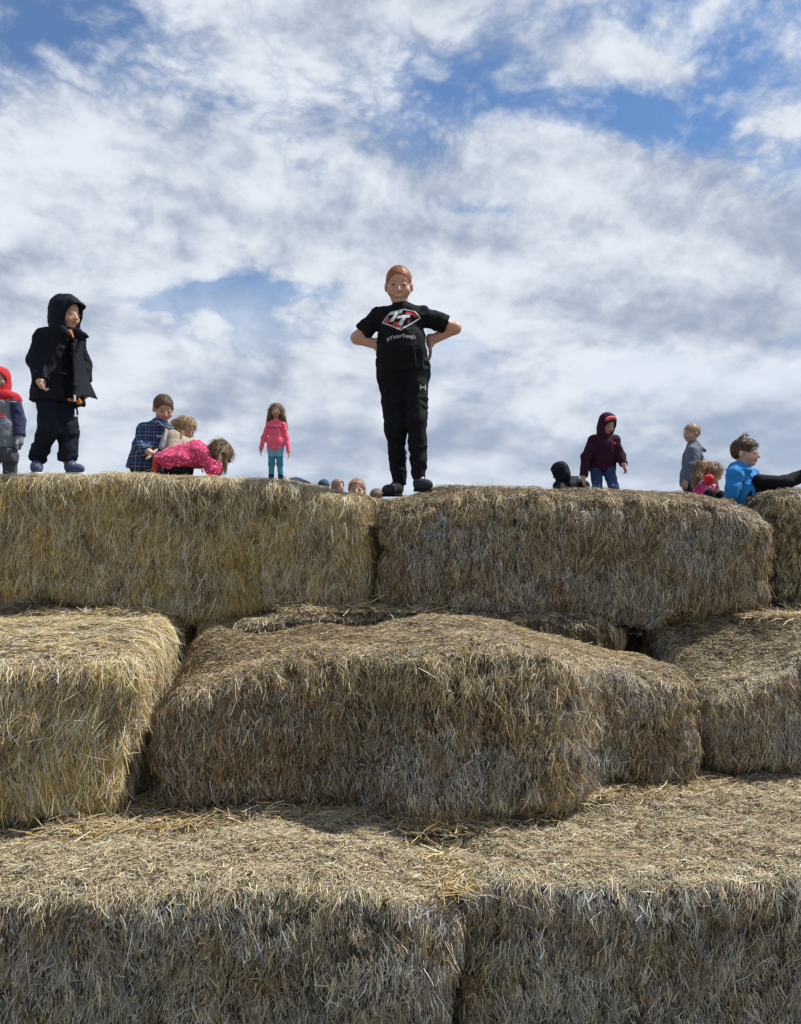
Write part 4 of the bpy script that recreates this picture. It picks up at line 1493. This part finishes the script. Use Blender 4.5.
def black_jacket_boy():
    Y = 5.22
    J = joints(Y, head=(66, 313.5), neck=(65.5, 331), shL=(45, 337, -.06), shR=(74, 338, .10), elL=(36.5, 361, -.07), elR=(82, 364, .16),
               wrL=(41, 383, -.15), wrR=(86, 384, .14), hipL=(50, 396, -.02), hipR=(64, 396, .05), knL=(49, 428, -.08), knR=(68, 430, .02),
               anL=(36.5, 459, .02), anR=(67.5, 461, .02), toeL=(37, 469, -.12), toeR=(81, 469.5, -.06))
    p = Person('boy in an open black hooded jacket with orange lining, looking to the right', J, 0.212, (0.93, -0.36, -0.14), 1.0, (0, 0, 1), 0.005,
               (0.56, 0.35, 0.26), 4)
    p.hand('L', (0.45, -0.10, -0.85), (0.6, 0.2, 0.5), (0.3, -0.9, 0.1), 1.1, 0.045)
    p.hand('R', (0.1, 0, -1), (-1, 0, 0), (0, -1, 0), 0.5)
    p.body()

    def flap(v):
        # stand collar points
        v.cone(at(62, 329, Y - .07), at(70, 336, Y - .13), 0.026, 0.012, 0.015)
        v.cone(at(76, 332, Y), at(87, 337, Y - .06), 0.030, 0.010, 0.015)
        v.cone(at(74, 336, Y - .02), at(84, 340, Y - .06), 0.026, 0.010, 0.015)
        # pocket flap and front placket
        v.cone(at(51, 372, Y - .135), at(66, 374, Y - .13), 0.008, 0.008, 0.008)
        v.cone(at(73, 345, Y - .11), at(75, 402, Y - .12), 0.010, 0.010, 0.006)
    coat = p.top('jacket', BLACKJ, 0.030, 0.96, 0.045, 0.009, skirt=(0.10, (-.005, 0, 0), (0.02, 0, 0), 0.015), extra=flap)
    # the open right front swings out: a thin sheet from the placket to its free edge
    nu, nv = 14, 30
    g = np.zeros((nu, nv, 3))
    for j in range(nv):
        t = j / (nv - 1)
        a_ = np.array(at(73.5 + 3 * t, 341 + 59 * t, Y - 0.09 - 0.03 * t))
        e_ = np.array(at(np.interp(t, [0, .22, .55, 1], [83, 84, 87.5, 95.5]), np.interp(t, [0, .22, .55, 1], [340, 356, 375, 399.5]), Y + 0.02 + 0.10 * t))
        for i in range(nu):
            f_ = i / (nu - 1)
            g[i, j] = a_ * (1 - f_) + e_ * f_ + V3(0.01 * math.sin(5 * t + 3 * f_) * f_, -0.05 * math.sin(math.pi * f_) + 0.012 * math.sin(9 * t + 4 * f_), 0.012 * math.sin(3 * f_) * t)
    th = V3(0.004, 0.012, 0)
    gv = np.concatenate([(g - th * .5).reshape(-1, 3), (g + th * .5).reshape(-1, 3)])
    idx = np.arange(nu * nv).reshape(nu, nv)
    q1 = np.stack([idx[:-1, :-1], idx[1:, :-1], idx[1:, 1:], idx[:-1, 1:]], -1).reshape(-1, 4)
    rim = np.concatenate([idx[0, :], idx[1:, -1], idx[-1, ::-1][1:], idx[::-1, 0][1:]])
    q2 = np.stack([rim[:-1], rim[1:], rim[1:] + nu * nv, rim[:-1] + nu * nv], 1)
    fl = p.link('jacket_front', (gv, np.concatenate([q1, q1[:, ::-1] + nu * nv, q2])), BLACKJ, p.o)
    fl.parent = coat
    lin = Vol(np.array(at(60, 420, Y)) - 0.25, np.array(at(95, 330, Y)) + 0.25, 0.005)
    lin.cone(at(69, 399.5, Y - .07), at(82, 402, Y - .0), 0.010, 0.009, 0.01)
    lin.cone(at(77, 396, Y - .10), at(79, 402, Y - .07), 0.008, 0.016, 0.01)
    nk = Vol(np.array(at(71, 335, Y)) - 0.2, np.array(at(71, 335, Y)) + 0.2, 0.004)
    nk.cone(at(70, 331.5, Y - .105), at(73.2, 337.5, Y - .112), 0.012, 0.006, 0.01)
    p.link('collar_lining', nk, ORANGE, p.o).parent = coat
    ln = p.link('lining', lin, ORANGE, p.o)
    ln.parent = coat
    zp = Vol(np.array(at(76, 405, Y)) - 0.15, np.array(at(76, 392, Y)) + 0.15, 0.003)
    zp.cone(at(74.5, 396, Y - .135), at(74.8, 401, Y - .14), 0.007, 0.006, 0.003)
    zz = p.link('zip_end', zp, WHITE, p.o)
    zz.parent = coat
    p.trousers('trousers', NAVY, 0.014, 0.058, 0.011)
    tg = Vol(np.array(at(76, 420, Y)) - 0.15, np.array(at(76, 410, Y)) + 0.15, 0.003)
    tg.cone(at(75.2, 409, Y - .08), at(75.4, 415, Y - .09), 0.005, 0.006, 0.003)
    tg.cone(at(74.6, 416, Y - .09), at(78, 416.6, Y - .09), 0.007, 0.006, 0.003)
    p.link('cord_pull', tg, WHITE, p.o)
    p.shoe('L', BLUESHOE, WHITE, 0.175, WHITE)
    p.shoe('R', BLUESHOE, WHITE, 0.175, WHITE)
    p.hood(BLACKJ, 0.10, 0.006, brim=0.06, openw=0.40, openh=0.50, open_u=-0.14)


def red_hood_child():
    Y = 7.30
    J = joints(Y, head=(0.5, 379), neck=(0, 393), shL=(-13.5, 400), shR=(13.5, 400), elL=(-19, 421), elR=(18.6, 421), wrL=(-20, 436, -.04), wrR=(19.6, 437, -.04),
               hipL=(-6.5, 440), hipR=(7.5, 440), knL=(-7, 457, -.05), knR=(10, 457, -.05), anL=(-7, 474), anR=(10, 474), toeL=(-8, 479, -.12), toeR=(11, 479, -.12))
    p = Person('child in a red hood and grey jacket with navy sleeves, at the left edge', J, 0.205, (0.05, -1, -0.1), 0.98, (0, 0, 1), 0.006, seed=5)
    p.hand('L', (0, -.1, -1), (1, 0, 0), (0, -1, 0), 0.5)
    p.hand('R', (0, -.1, -1), (-1, 0, 0), (0, -1, 0), 0.5)
    p.body()
    jk = p.top('jacket', LGREY, 0.028, 0.02, 0.075, 0.007, skirt=(0.08, (-.01, 0, 0), (.01, 0, 0), 0.0))
    for sd in 'LR':
        v = p.vol(['sh' + sd, 'el' + sd, 'wr' + sd])
        p.arm(v, sd, 0.026, 0.98)
        p.link('sleeve', v, NAVYSL, p.o, 0.007, 3).parent = jk
    y = p.vol(['shL', 'shR', 'neck'], margin=0.2)
    for sd in 'LR':
        y.cone(J['neck'] + Vector((0, 0, -.03)), J['sh' + sd] + Vector((0, 0, 0.0)), 0.085, 0.072, 0.03)
    y.cut(J['neck'] + Vector((0, 0, -0.085)), (0, 0, -1))
    p.link('yoke', y, REDF, p.o, 0.004).parent = jk
    t = p.vol(['shL', 'shR', 'neck'], margin=0.2)
    for sd in 'LR':
        t.cone(J['neck'] + Vector((0, 0, -.03)), J['sh' + sd] + Vector((0, 0, 0.0)), 0.089, 0.076, 0.03)
    t.cut(J['neck'] + Vector((0, 0, -0.098)), (0, 0, -1))
    t.cut(J['neck'] + Vector((0, 0, -0.084)), (0, 0, 1))
    p.link('trim', t, SOLEG, p.o, 0.0).parent = jk
    print_on(jk, text_mesh('adidas', 0.085, 0.002), at(-1.0, 415.5, Y), CORAL, 'lettering')
    tr = p.trousers('trousers', GREYPANT, 0.020, 0.055, 0.008)
    print_on(tr, [[(-.015, -.004), (.02, -.012), (.02, -.006), (-.013, .006)]], at(9, 448.5, Y - .1), WHITE, 'emblem')
    p.shoe('L', DGREY, SOLE)
    p.shoe('R', DGREY, SOLE)
    p.hood(REDF, 0.055, 0.004, openw=0.35, openh=0.42, open_u=-0.10)
    for sd in 'LR':
        g = Vol(np.array(J['wr' + sd]) - 0.2, np.array(J['wr' + sd]) + 0.16, 0.005)
        w = np.array(J['wr' + sd])
        d = unit(V3(0, -.1, -1))
        g.cone(w + (0, 0, .015), w + d * 0.05, 0.036, 0.038, 0.01)
        for i in range(4):
            off = (i - 1.5) * 0.018
            g.cone(w + d * .05 + (0, off, 0), w + d * 0.108 + (0.008 * (1 if sd == 'L' else -1), off * 1.1, 0), 0.014, 0.011, 0.003)
        g.cone(w + d * 0.03 + (0, -.03, 0), w + d * 0.075 + (0, -.055, 0), 0.014, 0.012, 0.006)
        p.link('glove', g, GLOVE, p.o, 0.002)


def plaid_boy():
    Y = 6.6
    J = joints(Y, head=(163.3, 408.5), neck=(160.5, 422), shL=(144.5, 430, -.05), shR=(166, 430, .09), elL=(139.5, 446, -.09), elR=(170, 446, .1),
               wrL=(149.5, 452.5, -.19), wrR=(164, 458, .0), hipL=(141.5, 466), hipR=(153, 466, .08), knL=(142, 496, -.08), knR=(154, 496, 0),
               anL=(142, 524, 0), anR=(154, 524, .05), toeL=(147, 530, -.12), toeR=(160, 530, -.08))
    p = Person('boy in a blue plaid flannel shirt looking down at the girl in floral pink', J, 0.222, (0.50, -0.80, -0.42), 1.05, (0, 0, 1), 0.0055, seed=6)
    p.hand('L', (0.75, -0.2, -0.55), (0.2, 0.5, -0.6), (0.5, -0.6, 0.5), 0.8, 0.042)
    p.hand('R', (0.2, -0.2, -1), (-1, 0, 0), (0, -1, 0), 0.5)
    p.body()
    p.top('shirt', PLAID, 0.024, 0.95, 0.045, 0.008, skirt=(0.06, (-.01, 0, 0), (.0, 0, 0), 0.0),
          extra=lambda v: v.cone(at(156.5, 422, Y - .09), at(161, 425, Y - .11), 0.016, 0.012, 0.02))
    t = Vol(np.array(at(160, 440, Y)) - 0.2, np.array(at(160, 440, Y)) + 0.2, 0.005)
    t.cone(at(166, 430, Y - .045), at(163, 447, Y - .055), 0.014, 0.034, 0.01)
    p.link('t_shirt', t, mat_cloth('grey_cotton', (0.40, 0.41, 0.42)), p.o, 0.004)
    p.trousers('trousers', NAVY, 0.015, 0.055, 0.006)
    p.shoe('L', DGREY, SOLE)
    p.shoe('R', DGREY, SOLE)
    p.hair((0.105, 0.060, 0.034), 'short', 2000, 0.026)


def blonde_girl():
    Y = 6.9
    J = joints(Y, head=(185.5, 428.5), neck=(178.5, 437), shL=(172.5, 436.5, -.30), shR=(188, 443, .0), elL=(171.5, 452, -.36), elR=(194, 458, 0),
               wrL=(178.5, 442, -.26), wrR=(198, 462, -.1), hipL=(160, 466, .0), hipR=(170, 466, .08), knL=(166, 490, -.1), knR=(176, 490, 0),
               anL=(160, 514, .05), anR=(170, 514, .1), toeL=(166, 519, -.08), toeR=(176, 519, -.03))
    p = Person('blonde girl in a beige cardigan bending forward behind the boy in plaid', J, 0.20, (0.74, -0.45, -0.45), 0.95, (0, 0, 1), 0.006, seed=7)
    p.hand('L', (0.25, -0.1, 0.95), (0.7, 0.3, 0), (0.5, -0.8, 0), 0.5)
    p.hand('R', (0.5, -0.1, -0.7), (-0.4, 0, -.6), (0, -1, 0), 0.5)
    p.body()
    p.top('cardigan', BEIGE, 0.022, 0.95, 0.03, 0.006)
    p.trousers('trousers', NAVY, 0.012, 0.05, 0.005)
    p.shoe('L', DGREY, SOLE)
    p.shoe('R', DGREY, SOLE)
    h = lambda x, y, dy=0.0: at(x, y, Y + dy)
    p.hair((0.37, 0.255, 0.125), 'long', 2600, 0.07,
           [(h(178, 424), h(176, 438, .05), 0.05, 0.035), (h(182, 432, -.08), h(184, 446, -.11), 0.022, 0.010),
            (h(178, 432, .02), h(180, 446, 0), 0.04, 0.02)])


def floral_girl():
    Y = 6.08
    J = joints(Y, head=(219.5, 454), neck=(211, 455), shL=(204, 456, -.09), shR=(206, 454, .09), elL=(213, 470, -.15), elR=(216, 470, .12),
               wrL=(218.5, 462, -.12), wrR=(221, 463, .06), hipL=(172, 462, -.07), hipR=(173, 461, .08), knL=(185, 471, -.08), knR=(186, 471, .08),
               anL=(166, 473, -.08), anR=(167, 473, .08), toeL=(160, 476, -.08), toeR=(161, 476, .08))
    p = Person('girl in a pink floral dress lying face down on the straw', J, 0.20, (0.45, -0.05, -0.88), 0.92, (0.88, 0, 0.45), 0.0055, seed=8)
    p.hand('L', (0.2, -0.05, 0.9), (0.8, 0, -.2), (0.1, -0.9, 0), 0.6)
    p.hand('R', (0.2, -0.05, 0.9), (0.8, 0, -.2), (0.1, 0.9, 0), 0.6)
    p.body()

    def flare(v):
        for dy in (-.10, -.03, .05, .11):
            v.cone(at(182, 460, Y + dy * .8), at(157.5, 459.5, Y + dy * 1.3), 0.07, 0.022, 0.05)
        v.cone(at(160, 455.5, Y), at(195, 452, Y), 0.03, 0.09, 0.05)
    p.top('dress', FLORAL, 0.022, 0.95, 0.05, 0.008, extra=flare, collar=False)
    p.trousers('leggings', BLACK, 0.008, 0.04, 0.004)
    rb = Vol(np.array(at(155, 465, Y)) - 0.15, np.array(at(158, 465, Y)) + 0.15, 0.005)
    rb.cone(at(155.5, 460, Y - .12), at(154.8, 471, Y - .13), 0.022, 0.018, 0.01)
    p.link('sash', rb, mat_cloth('red_sash', (0.50, 0.04, 0.03)), p.o, 0.003)
    p.shoe('L', DGREY, SOLE)
    p.shoe('R', DGREY, SOLE)
    h = lambda x, y, dy=0.0: at(x, y, Y + dy)
    p.hair((0.145, 0.088, 0.048), 'long', 2600, 0.08,
           [(h(222, 447), h(229.5, 461, -.03), 0.045, 0.014), (h(217, 449, -.09), h(221.5, 466, -.12), 0.035, 0.012), (h(224, 450, -.05), h(226, 466, -.08), 0.03, 0.012),
            (h(219, 448, .06), h(226, 464, .06), 0.04, 0.016)])


def pink_shirt_girl():
    Y = 11.0
    J = joints(Y, head=(276.4, 410.6), neck=(276.3, 420), shL=(269, 424.5), shR=(283.2, 424.5), elL=(263.8, 437.5), elR=(286.6, 438.5), wrL=(260.8, 450, -.05), wrR=(288.9, 452.5, -.05),
               hipL=(271.8, 449), hipR=(279.2, 449), knL=(271.6, 464, -.03), knR=(279.9, 464, -.03), anL=(271.2, 480), anR=(280.9, 480), toeL=(270.5, 484, -.14), toeR=(281.5, 484, -.14))
    p = Person('girl with long brown hair, hot pink long sleeved top and teal striped leggings', J, 0.200, (0.0, -1, -0.05), 0.80, (0, 0, 1), 0.006, (0.5, 0.31, 0.23), seed=9)
    p.slim = 0.92
    p.hand('L', (0, -.1, -1), (1, 0, 0), (0, -1, 0), 0.4)
    p.hand('R', (0, -.1, -1), (-1, 0, 0), (0, -1, 0), 0.4)
    p.body()
    shirt = p.top('top', PINK, 0.010, 0.97, 0.025, 0.005, skirt=(0.05, (.01, 0, 0), (-.01, 0, 0), -0.02), k=0.03)
    # faint printed scrawl across the chest
    sc = [[(-.11 + .022 * i, .012 * math.sin(i * 2.1)), (-.105 + .022 * i, .012 * math.sin(i * 2.1) + .022), (-.092 + .022 * i, .012 * math.cos(i * 1.7)), (-.094 + .022 * i, -.012)] for i in range(10)]
    print_on(shirt, sc, at(276, 428.5, Y), mat_cloth('faded_print', (0.42, 0.05, 0.12)), 'print')
    ztop, zmid, zlow = at(0, 456.5, Y).z, at(0, 466, Y).z, at(0, 474.5, Y).z

    def bands(V):
        z = V[:, 2] + 0.03 * (V[:, 0] - V[:, 0].mean())
        c = np.where((z > ztop)[:, None], V3(0.22, 0.47, 0.53), V3(0.06, 0.25, 0.33))
        c = np.where(((z < zmid) & (z > zlow))[:, None], V3(0.09, 0.35, 0.42), c)
        return np.where((z < zlow)[:, None], V3(0.015, 0.025, 0.09), c)
    p.trousers('leggings', LEGGINGS, 0.004, 0.036, 0.002, color=bands)
    p.shoe('L', DGREY, SOLE)
    p.shoe('R', DGREY, SOLE)
    h = lambda x, y, dy=0.0: at(x, y, Y + dy)
    p.hair((0.21, 0.125, 0.07), 'long', 2500, 0.08,
           [(h(273.2, 410.5, .02), h(268.6, 420, .03), 0.062, 0.026), (h(279.8, 410.5, .02), h(284, 422, .03), 0.062, 0.020), (h(276.3, 408, .06), h(276.3, 421, .08), 0.07, 0.06),
            (h(283, 415), h(286.5, 426, .03), 0.03, 0.012)])


def head_child(label, px, py, Y, hh, style, col, mat, seed, fwd=(0, -1, 0), hood_mat=None, sit=0.62, face=(0.6, .385, .29)):
    """A seated child of whom the straw hides all but the head."""
    c = at(px, py, Y)
    z = lambda dx, dy, dz: c + Vector((dx, dy, dz))
    b = -0.52
    J = dict(head=c, neck=z(0, .02, -.15), shL=z(-.13, .03, -.21), shR=z(.13, .03, -.21), elL=z(-.17, -.02, -.38), elR=z(.17, -.02, -.38), wrL=z(-.12, -.16, -.44), wrR=z(.12, -.16, -.44),
             hipL=z(-.07, .04, b), hipR=z(.07, .04, b), knL=z(-.1, -.20, b + .10), knR=z(.1, -.20, b + .10), anL=z(-.09, -.28, b - .06), anR=z(.09, -.28, b - .06), toeL=z(-.09, -.40, b - .06), toeR=z(.09, -.40, b - .06))
    p = Person(label, J, hh, fwd, 0.9, (0, 0, 1), 0.008, face, seed)
    p.hand('L', (.5, -.7, -.2), (0, 0, -1), (.7, .3, 0), 0.5)
    p.hand('R', (-.5, -.7, -.2), (0, 0, -1), (-.7, .3, 0), 0.5)
    p.body()
    p.top('jacket', mat, 0.02, 0.95, 0.05, 0.005)
    p.trousers('trousers', NAVY, 0.012, 0.05, 0.004)
    p.shoe('L', DGREY, SOLE)
    p.shoe('R', DGREY, SOLE)
    if style == 'hood':
        p.hood(hood_mat, 0.07, 0.003)
    elif style == 'beanie':
        p.hair(col, 'buzz', 200, 0.02)
        v = Vol(p.J['head'] - hh * 1.1, p.J['head'] + hh * 1.1, 0.006)
        v.ell(p.hp(0, -.05, .14), V3(.44, .53, .46) * hh, p.R, 0.01)
        v.cut(p.hp(0, 0, .10), p.R @ V3(0, .1, -1))
        p.link('beanie', v, hood_mat, p.o, 0.003)
    else:
        p.hair(col, style, 1400, 0.028)
    return p


def maroon_boy():
    Y = 8.4
    J = joints(Y, head=(607.3, 424), neck=(604, 435), shL=(594, 440, -.02), shR=(614.5, 440, .02), elL=(586, 457, -.04), elR=(621, 457, -.02), wrL=(583.3, 478, -.10), wrR=(624, 465.5, -.10),
               hipL=(596.5, 467, .03), hipR=(608, 467, .03), knL=(597, 489, -.08), knR=(614, 489, -.14), anL=(596, 519, .0), anR=(618, 517, -.05), toeL=(598, 525, -.15), toeR=(622, 524, -.2))
    p = Person('boy in a maroon hooded sweatshirt and blue jeans, leaning forward mid step', J, 0.208, (0.30, -0.85, -0.45), 1.0, (0, 0, 1), 0.006, (0.52, 0.33, 0.25), seed=10)
    p.hand('L', (0, -.15, -1), (1, 0, 0), (0, -1, 0), 0.7)
    p.hand('R', (0.25, -.3, -.8), (-1, 0, 0), (0, -1, 0), 0.9)
    p.body()
    sw = p.top('sweatshirt', MAROON, 0.022, 0.96, 0.05, 0.008)
    print_on(sw, [[(-.018, -.012), (.018, -.012), (.014, .004), (-.002, .018), (-.016, .0)]], at(613.5, 443.5, Y), CORAL, 'emblem')
    p.trousers('jeans', DENIM, 0.003, 0.05, 0.006)
    p.shoe('L', DGREY, SOLE)
    p.shoe('R', DGREY, SOLE)
    hd = p.hood(MAROON, 0.085, 0.004, openw=0.36, openh=0.46, open_u=-0.14)
    # coral band along the brow of the hood
    v = Vol(p.J['head'] - p.hh * 1.2, p.J['head'] + p.hh * 1.2, 0.005)
    for a in np.linspace(-0.9, 0.15, 8):
        v.cone(p.hp(0.42 * math.sin(a), .33, .16 + .30 * math.cos(a)), p.hp(0.42 * math.sin(a + .15), .33, .16 + .30 * math.cos(a + .15)), 0.019, 0.019, 0.006)
    bnd = p.link('band', v, CORAL, p.o)
    bnd.parent = hd


def black_hood_child():
    Y = 8.7
    J = joints(Y, head=(559.8, 472), neck=(563.5, 480), shL=(559, 486, -.05), shR=(575, 481.5, .10), elL=(563, 496, -.2), elR=(584, 486, .02), wrL=(570, 503, -.3), wrR=(587.5, 499, -.05),
               hipL=(574, 506, .10), hipR=(583, 504, .18), knL=(560, 512, -.15), knR=(572, 512, -.05), anL=(574, 524, .15), anR=(583, 524, .2), toeL=(562, 527, .05), toeR=(572, 527, .1))
    p = Person('crouching child in a black hooded jacket beside the boy in maroon', J, 0.20, (-0.75, 0.55, -0.35), 0.98, (0, 0, 1), 0.007, seed=11)
    p.hand('L', (0.3, -.3, -.8), (1, 0, 0), (0, -1, 0), 0.7)
    p.hand('R', (0.25, -.3, -.8), (-1, 0, 0), (0, -1, 0), 0.7)
    p.body()
    p.top('jacket', BLACKJ, 0.028, 0.96, 0.05, 0.009)
    p.trousers('trousers', NAVY, 0.012, 0.05, 0.006)
    p.shoe('L', DGREY, SOLE)
    p.shoe('R', DGREY, SOLE)
    p.hood(BLACKJ, 0.07, 0.006)


def blond_boy():
    Y = 9.3
    J = joints(Y, head=(691.5, 433.2), neck=(693.5, 443.5), shL=(692.5, 451.5, -.12), shR=(691.5, 450.5, .12), elL=(690, 466.5, -.17), elR=(689, 466, .15), wrL=(685.5, 481, -.17), wrR=(684, 480, .13),
               hipL=(690, 482, -.07), hipR=(690, 482, .07), knL=(689, 508, -.07), knR=(688, 508, .07), anL=(691, 530, -.07), anR=(691, 530, .07), toeL=(682, 535, -.07), toeR=(682, 535, .07))
    p = Person('blond boy in a grey blue jacket standing side on, looking left', J, 0.218, (-0.97, -0.25, -0.04), 1.0, (0, 0, 1), 0.006, seed=12)
    p.hand('L', (-.1, 0, -1), (0, .9, 0), (-1, 0, 0), 0.6)
    p.hand('R', (-.1, 0, -1), (0, -.9, 0), (-1, 0, 0), 0.6)
    p.body()

    def hoodback(v):
        v.cone(at(695, 446, Y), at(704.5, 450.5, Y), 0.055, 0.022, 0.03)
        v.cone(at(697, 449, Y - .05), at(701, 458, Y - .02), 0.05, 0.03, 0.03)
    p.top('jacket', GREYJ, 0.030, 0.97, 0.05, 0.009, extra=hoodback, skirt=(0.07, (0, 0, 0), (0, 0, 0), 0.0))
    p.trousers('trousers', NAVY, 0.012, 0.05, 0.006)
    p.shoe('L', DGREY, SOLE)
    p.shoe('R', DGREY, SOLE)
    p.hair((0.36, 0.265, 0.155), 'short', 2000, 0.022)


def ponytail_girl():
    Y = 7.25
    J = joints(Y, head=(711.5, 473), neck=(706, 484), shL=(699, 490, -.05), shR=(712, 490, .08), elL=(703, 503, -.12), elR=(717, 500, .02), wrL=(709, 486, -.17), wrR=(717, 489, -.10),
               hipL=(697, 518, .0), hipR=(707, 518, .08), knL=(709, 495, -.16), knR=(720, 496, -.08), anL=(713, 521, -.25), anR=(724, 521, -.17), toeL=(718, 525, -.32), toeR=(729, 525, -.25))
    p = Person('girl with a blonde ponytail, pink top and red mitten, sitting with knees up', J, 0.20, (0.85, -0.45, -0.30), 0.84, (0, 0, 1), 0.006, seed=13)
    p.hand('R', (0.1, -.1, 1), (-.5, 0, 0), (-.3, -.9, 0), 0.6)
    p.body()
    p.top('top', PINK2, 0.016, 0.90, 0.03, 0.006)
    m = Vol(np.array(at(709, 480, Y - .18)) - 0.16, np.array(at(709, 480, Y - .18)) + 0.16, 0.005)
    m.cone(at(708.5, 483, Y - .17), at(709.5, 478.5, Y - .175), 0.026, 0.038, 0.01)
    m.cone(at(707, 481.5, Y - .19), at(705.4, 477, Y - .18), 0.014, 0.013, 0.01)
    p.link('mitten', m, REDMIT, p.o, 0.003)
    p.trousers('leggings', BLACK, 0.008, 0.042, 0.004)
    p.shoe('L', DGREY, SOLE)
    p.shoe('R', DGREY, SOLE)
    h = lambda x, y, dy=0.0: at(x, y, Y + dy)
    p.hair((0.30, 0.195, 0.10), 'short', 2600, 0.07,
           [(h(705, 464, -.05), h(702, 465, -.07), 0.03, 0.035), (h(702, 465, -.07), h(699, 475, -.10), 0.036, 0.034), (h(699, 475, -.10), h(695, 484, -.12), 0.034, 0.010)])


def blue_boy():
    Y = 5.62
    J = joints(Y, head=(745.5, 452.5), neck=(741.5, 466.5), shL=(734, 474, -.08), shR=(750, 474, .09), elL=(732.5, 487, -.10), elR=(752, 488, .20), wrL=(731, 499, -.10), wrR=(758, 494, .2),
               hipL=(744, 495, -.03), hipR=(745, 494, .10), knL=(785, 483.5, -.06), knR=(783, 482, .10), anL=(815, 471, -.05), anR=(818, 470, .10), toeL=(829, 461, -.05), toeR=(832, 460, .10))
    p = Person('boy in a bright blue hooded sweatshirt sitting with his legs stretched out', J, 0.205, (0.78, -0.62, -0.08), 0.88, (0, 0, 1), 0.0055, (0.55, 0.36, 0.275), seed=14)
    p.hand('L', (-.15, -.3, -.9), (0, .5, -.5), (.8, -.5, 0), 0.3)
    p.hand('R', (0.5, -.3, -.6), (0, 0, -1), (0, -1, 0), 0.5)
    p.body()

    def hoodback(v):
        v.cone(at(734, 470, Y + .02), at(740, 466.5, Y - .04), 0.025, 0.030, 0.03)
        v.cone(at(728.5, 471, Y + .03), at(735, 467, Y), 0.018, 0.03, 0.03)
        v.cone(at(737, 468, Y - .08), at(748, 470, Y - .08), 0.028, 0.022, 0.02)
    p.top('sweatshirt', BLUE, 0.020, 0.95, 0.04, 0.012, extra=hoodback)
    p.trousers('trousers', BLACK, 0.000, 0.045, 0.004, rise=0.0, extra=lambda v: v.cone(at(759, 481, Y - .08), at(786, 483, Y - .06), 0.046, 0.046, 0.02))
    p.shoe('L', DGREY, SOLE)
    p.shoe('R', DGREY, SOLE)
    p.hair((0.085, 0.052, 0.032), 'short', 2200, 0.03, [(at(743, 438, Y), at(745, 434.5, Y), 0.02, 0.006)])


def lying_child():
    Y = 11.2
    J = joints(Y, head=(284.5, 481.5), neck=(289, 482), shL=(292, 482, -.1), shR=(292.5, 482, .12), elL=(298, 487, -.18), elR=(298, 486, .2), wrL=(304, 490, -.2), wrR=(303, 489, .2),
               hipL=(306, 487, -.06), hipR=(306, 487, .08), knL=(314, 493, -.16), knR=(314, 493, -.02), anL=(306, 497, -.30), anR=(306, 497, -.16), toeL=(311, 499, -.34), toeR=(311, 499, -.2))
    p = Person('child in a dark navy jacket lying down by the girl in pink and teal', J, 0.20, (-0.3, -0.8, 0.35), 0.9, (-0.9, 0, 0.3), 0.008, (0.45, .28, .2), seed=15)
    p.hand('L', (1, 0, -.1), (0, 1, 0), (0, 0, 1), 0.4)
    p.hand('R', (1, 0, -.1), (0, -1, 0), (0, 0, 1), 0.4)
    p.body()
    p.top('jacket', NAVYSL, 0.022, 0.95, 0.04, 0.006)
    p.trousers('trousers', NAVY, 0.012, 0.05, 0.004)
    p.shoe('L', DGREY, SOLE)
    p.shoe('R', DGREY, SOLE)
    p.hair((0.20, 0.13, 0.08), 'short', 500, 0.02)


red_haired_boy()
black_jacket_boy()
red_hood_child()
plaid_boy()
blonde_girl()
floral_girl()
pink_shirt_girl()
lying_child()
head_child('head of a child in a dark blue knitted hat behind the golden bale', 323.8, 487.3, 11.6, 0.205, 'beanie', (0.1, .06, .03), DBLUE, 21, (0.2, -1, 0), DBLUE)
head_child('head of a child in a tan hood behind the golden bale', 338, 486.3, 11.8, 0.205, 'hood', (0.1, .06, .03), TAN, 22, (0.8, -0.6, 0), TAN)
head_child('blond child facing out from behind the bales, left of the red haired boy', 356.8, 490.5, 6.7, 0.20, 'short', (0.38, .24, .13), LGREY, 23, (0.0, -1, 0.1), face=(0.56, .32, .25))
head_child('top of a brown haired head just left of the red haired boy\'s shoes', 377, 498, 8.8, 0.205, 'short', (0.19, .135, .095), GREYJ, 24, (0.3, 0.9, 0))
maroon_boy()
black_hood_child()
blond_boy()
ponytail_girl()
blue_boy()
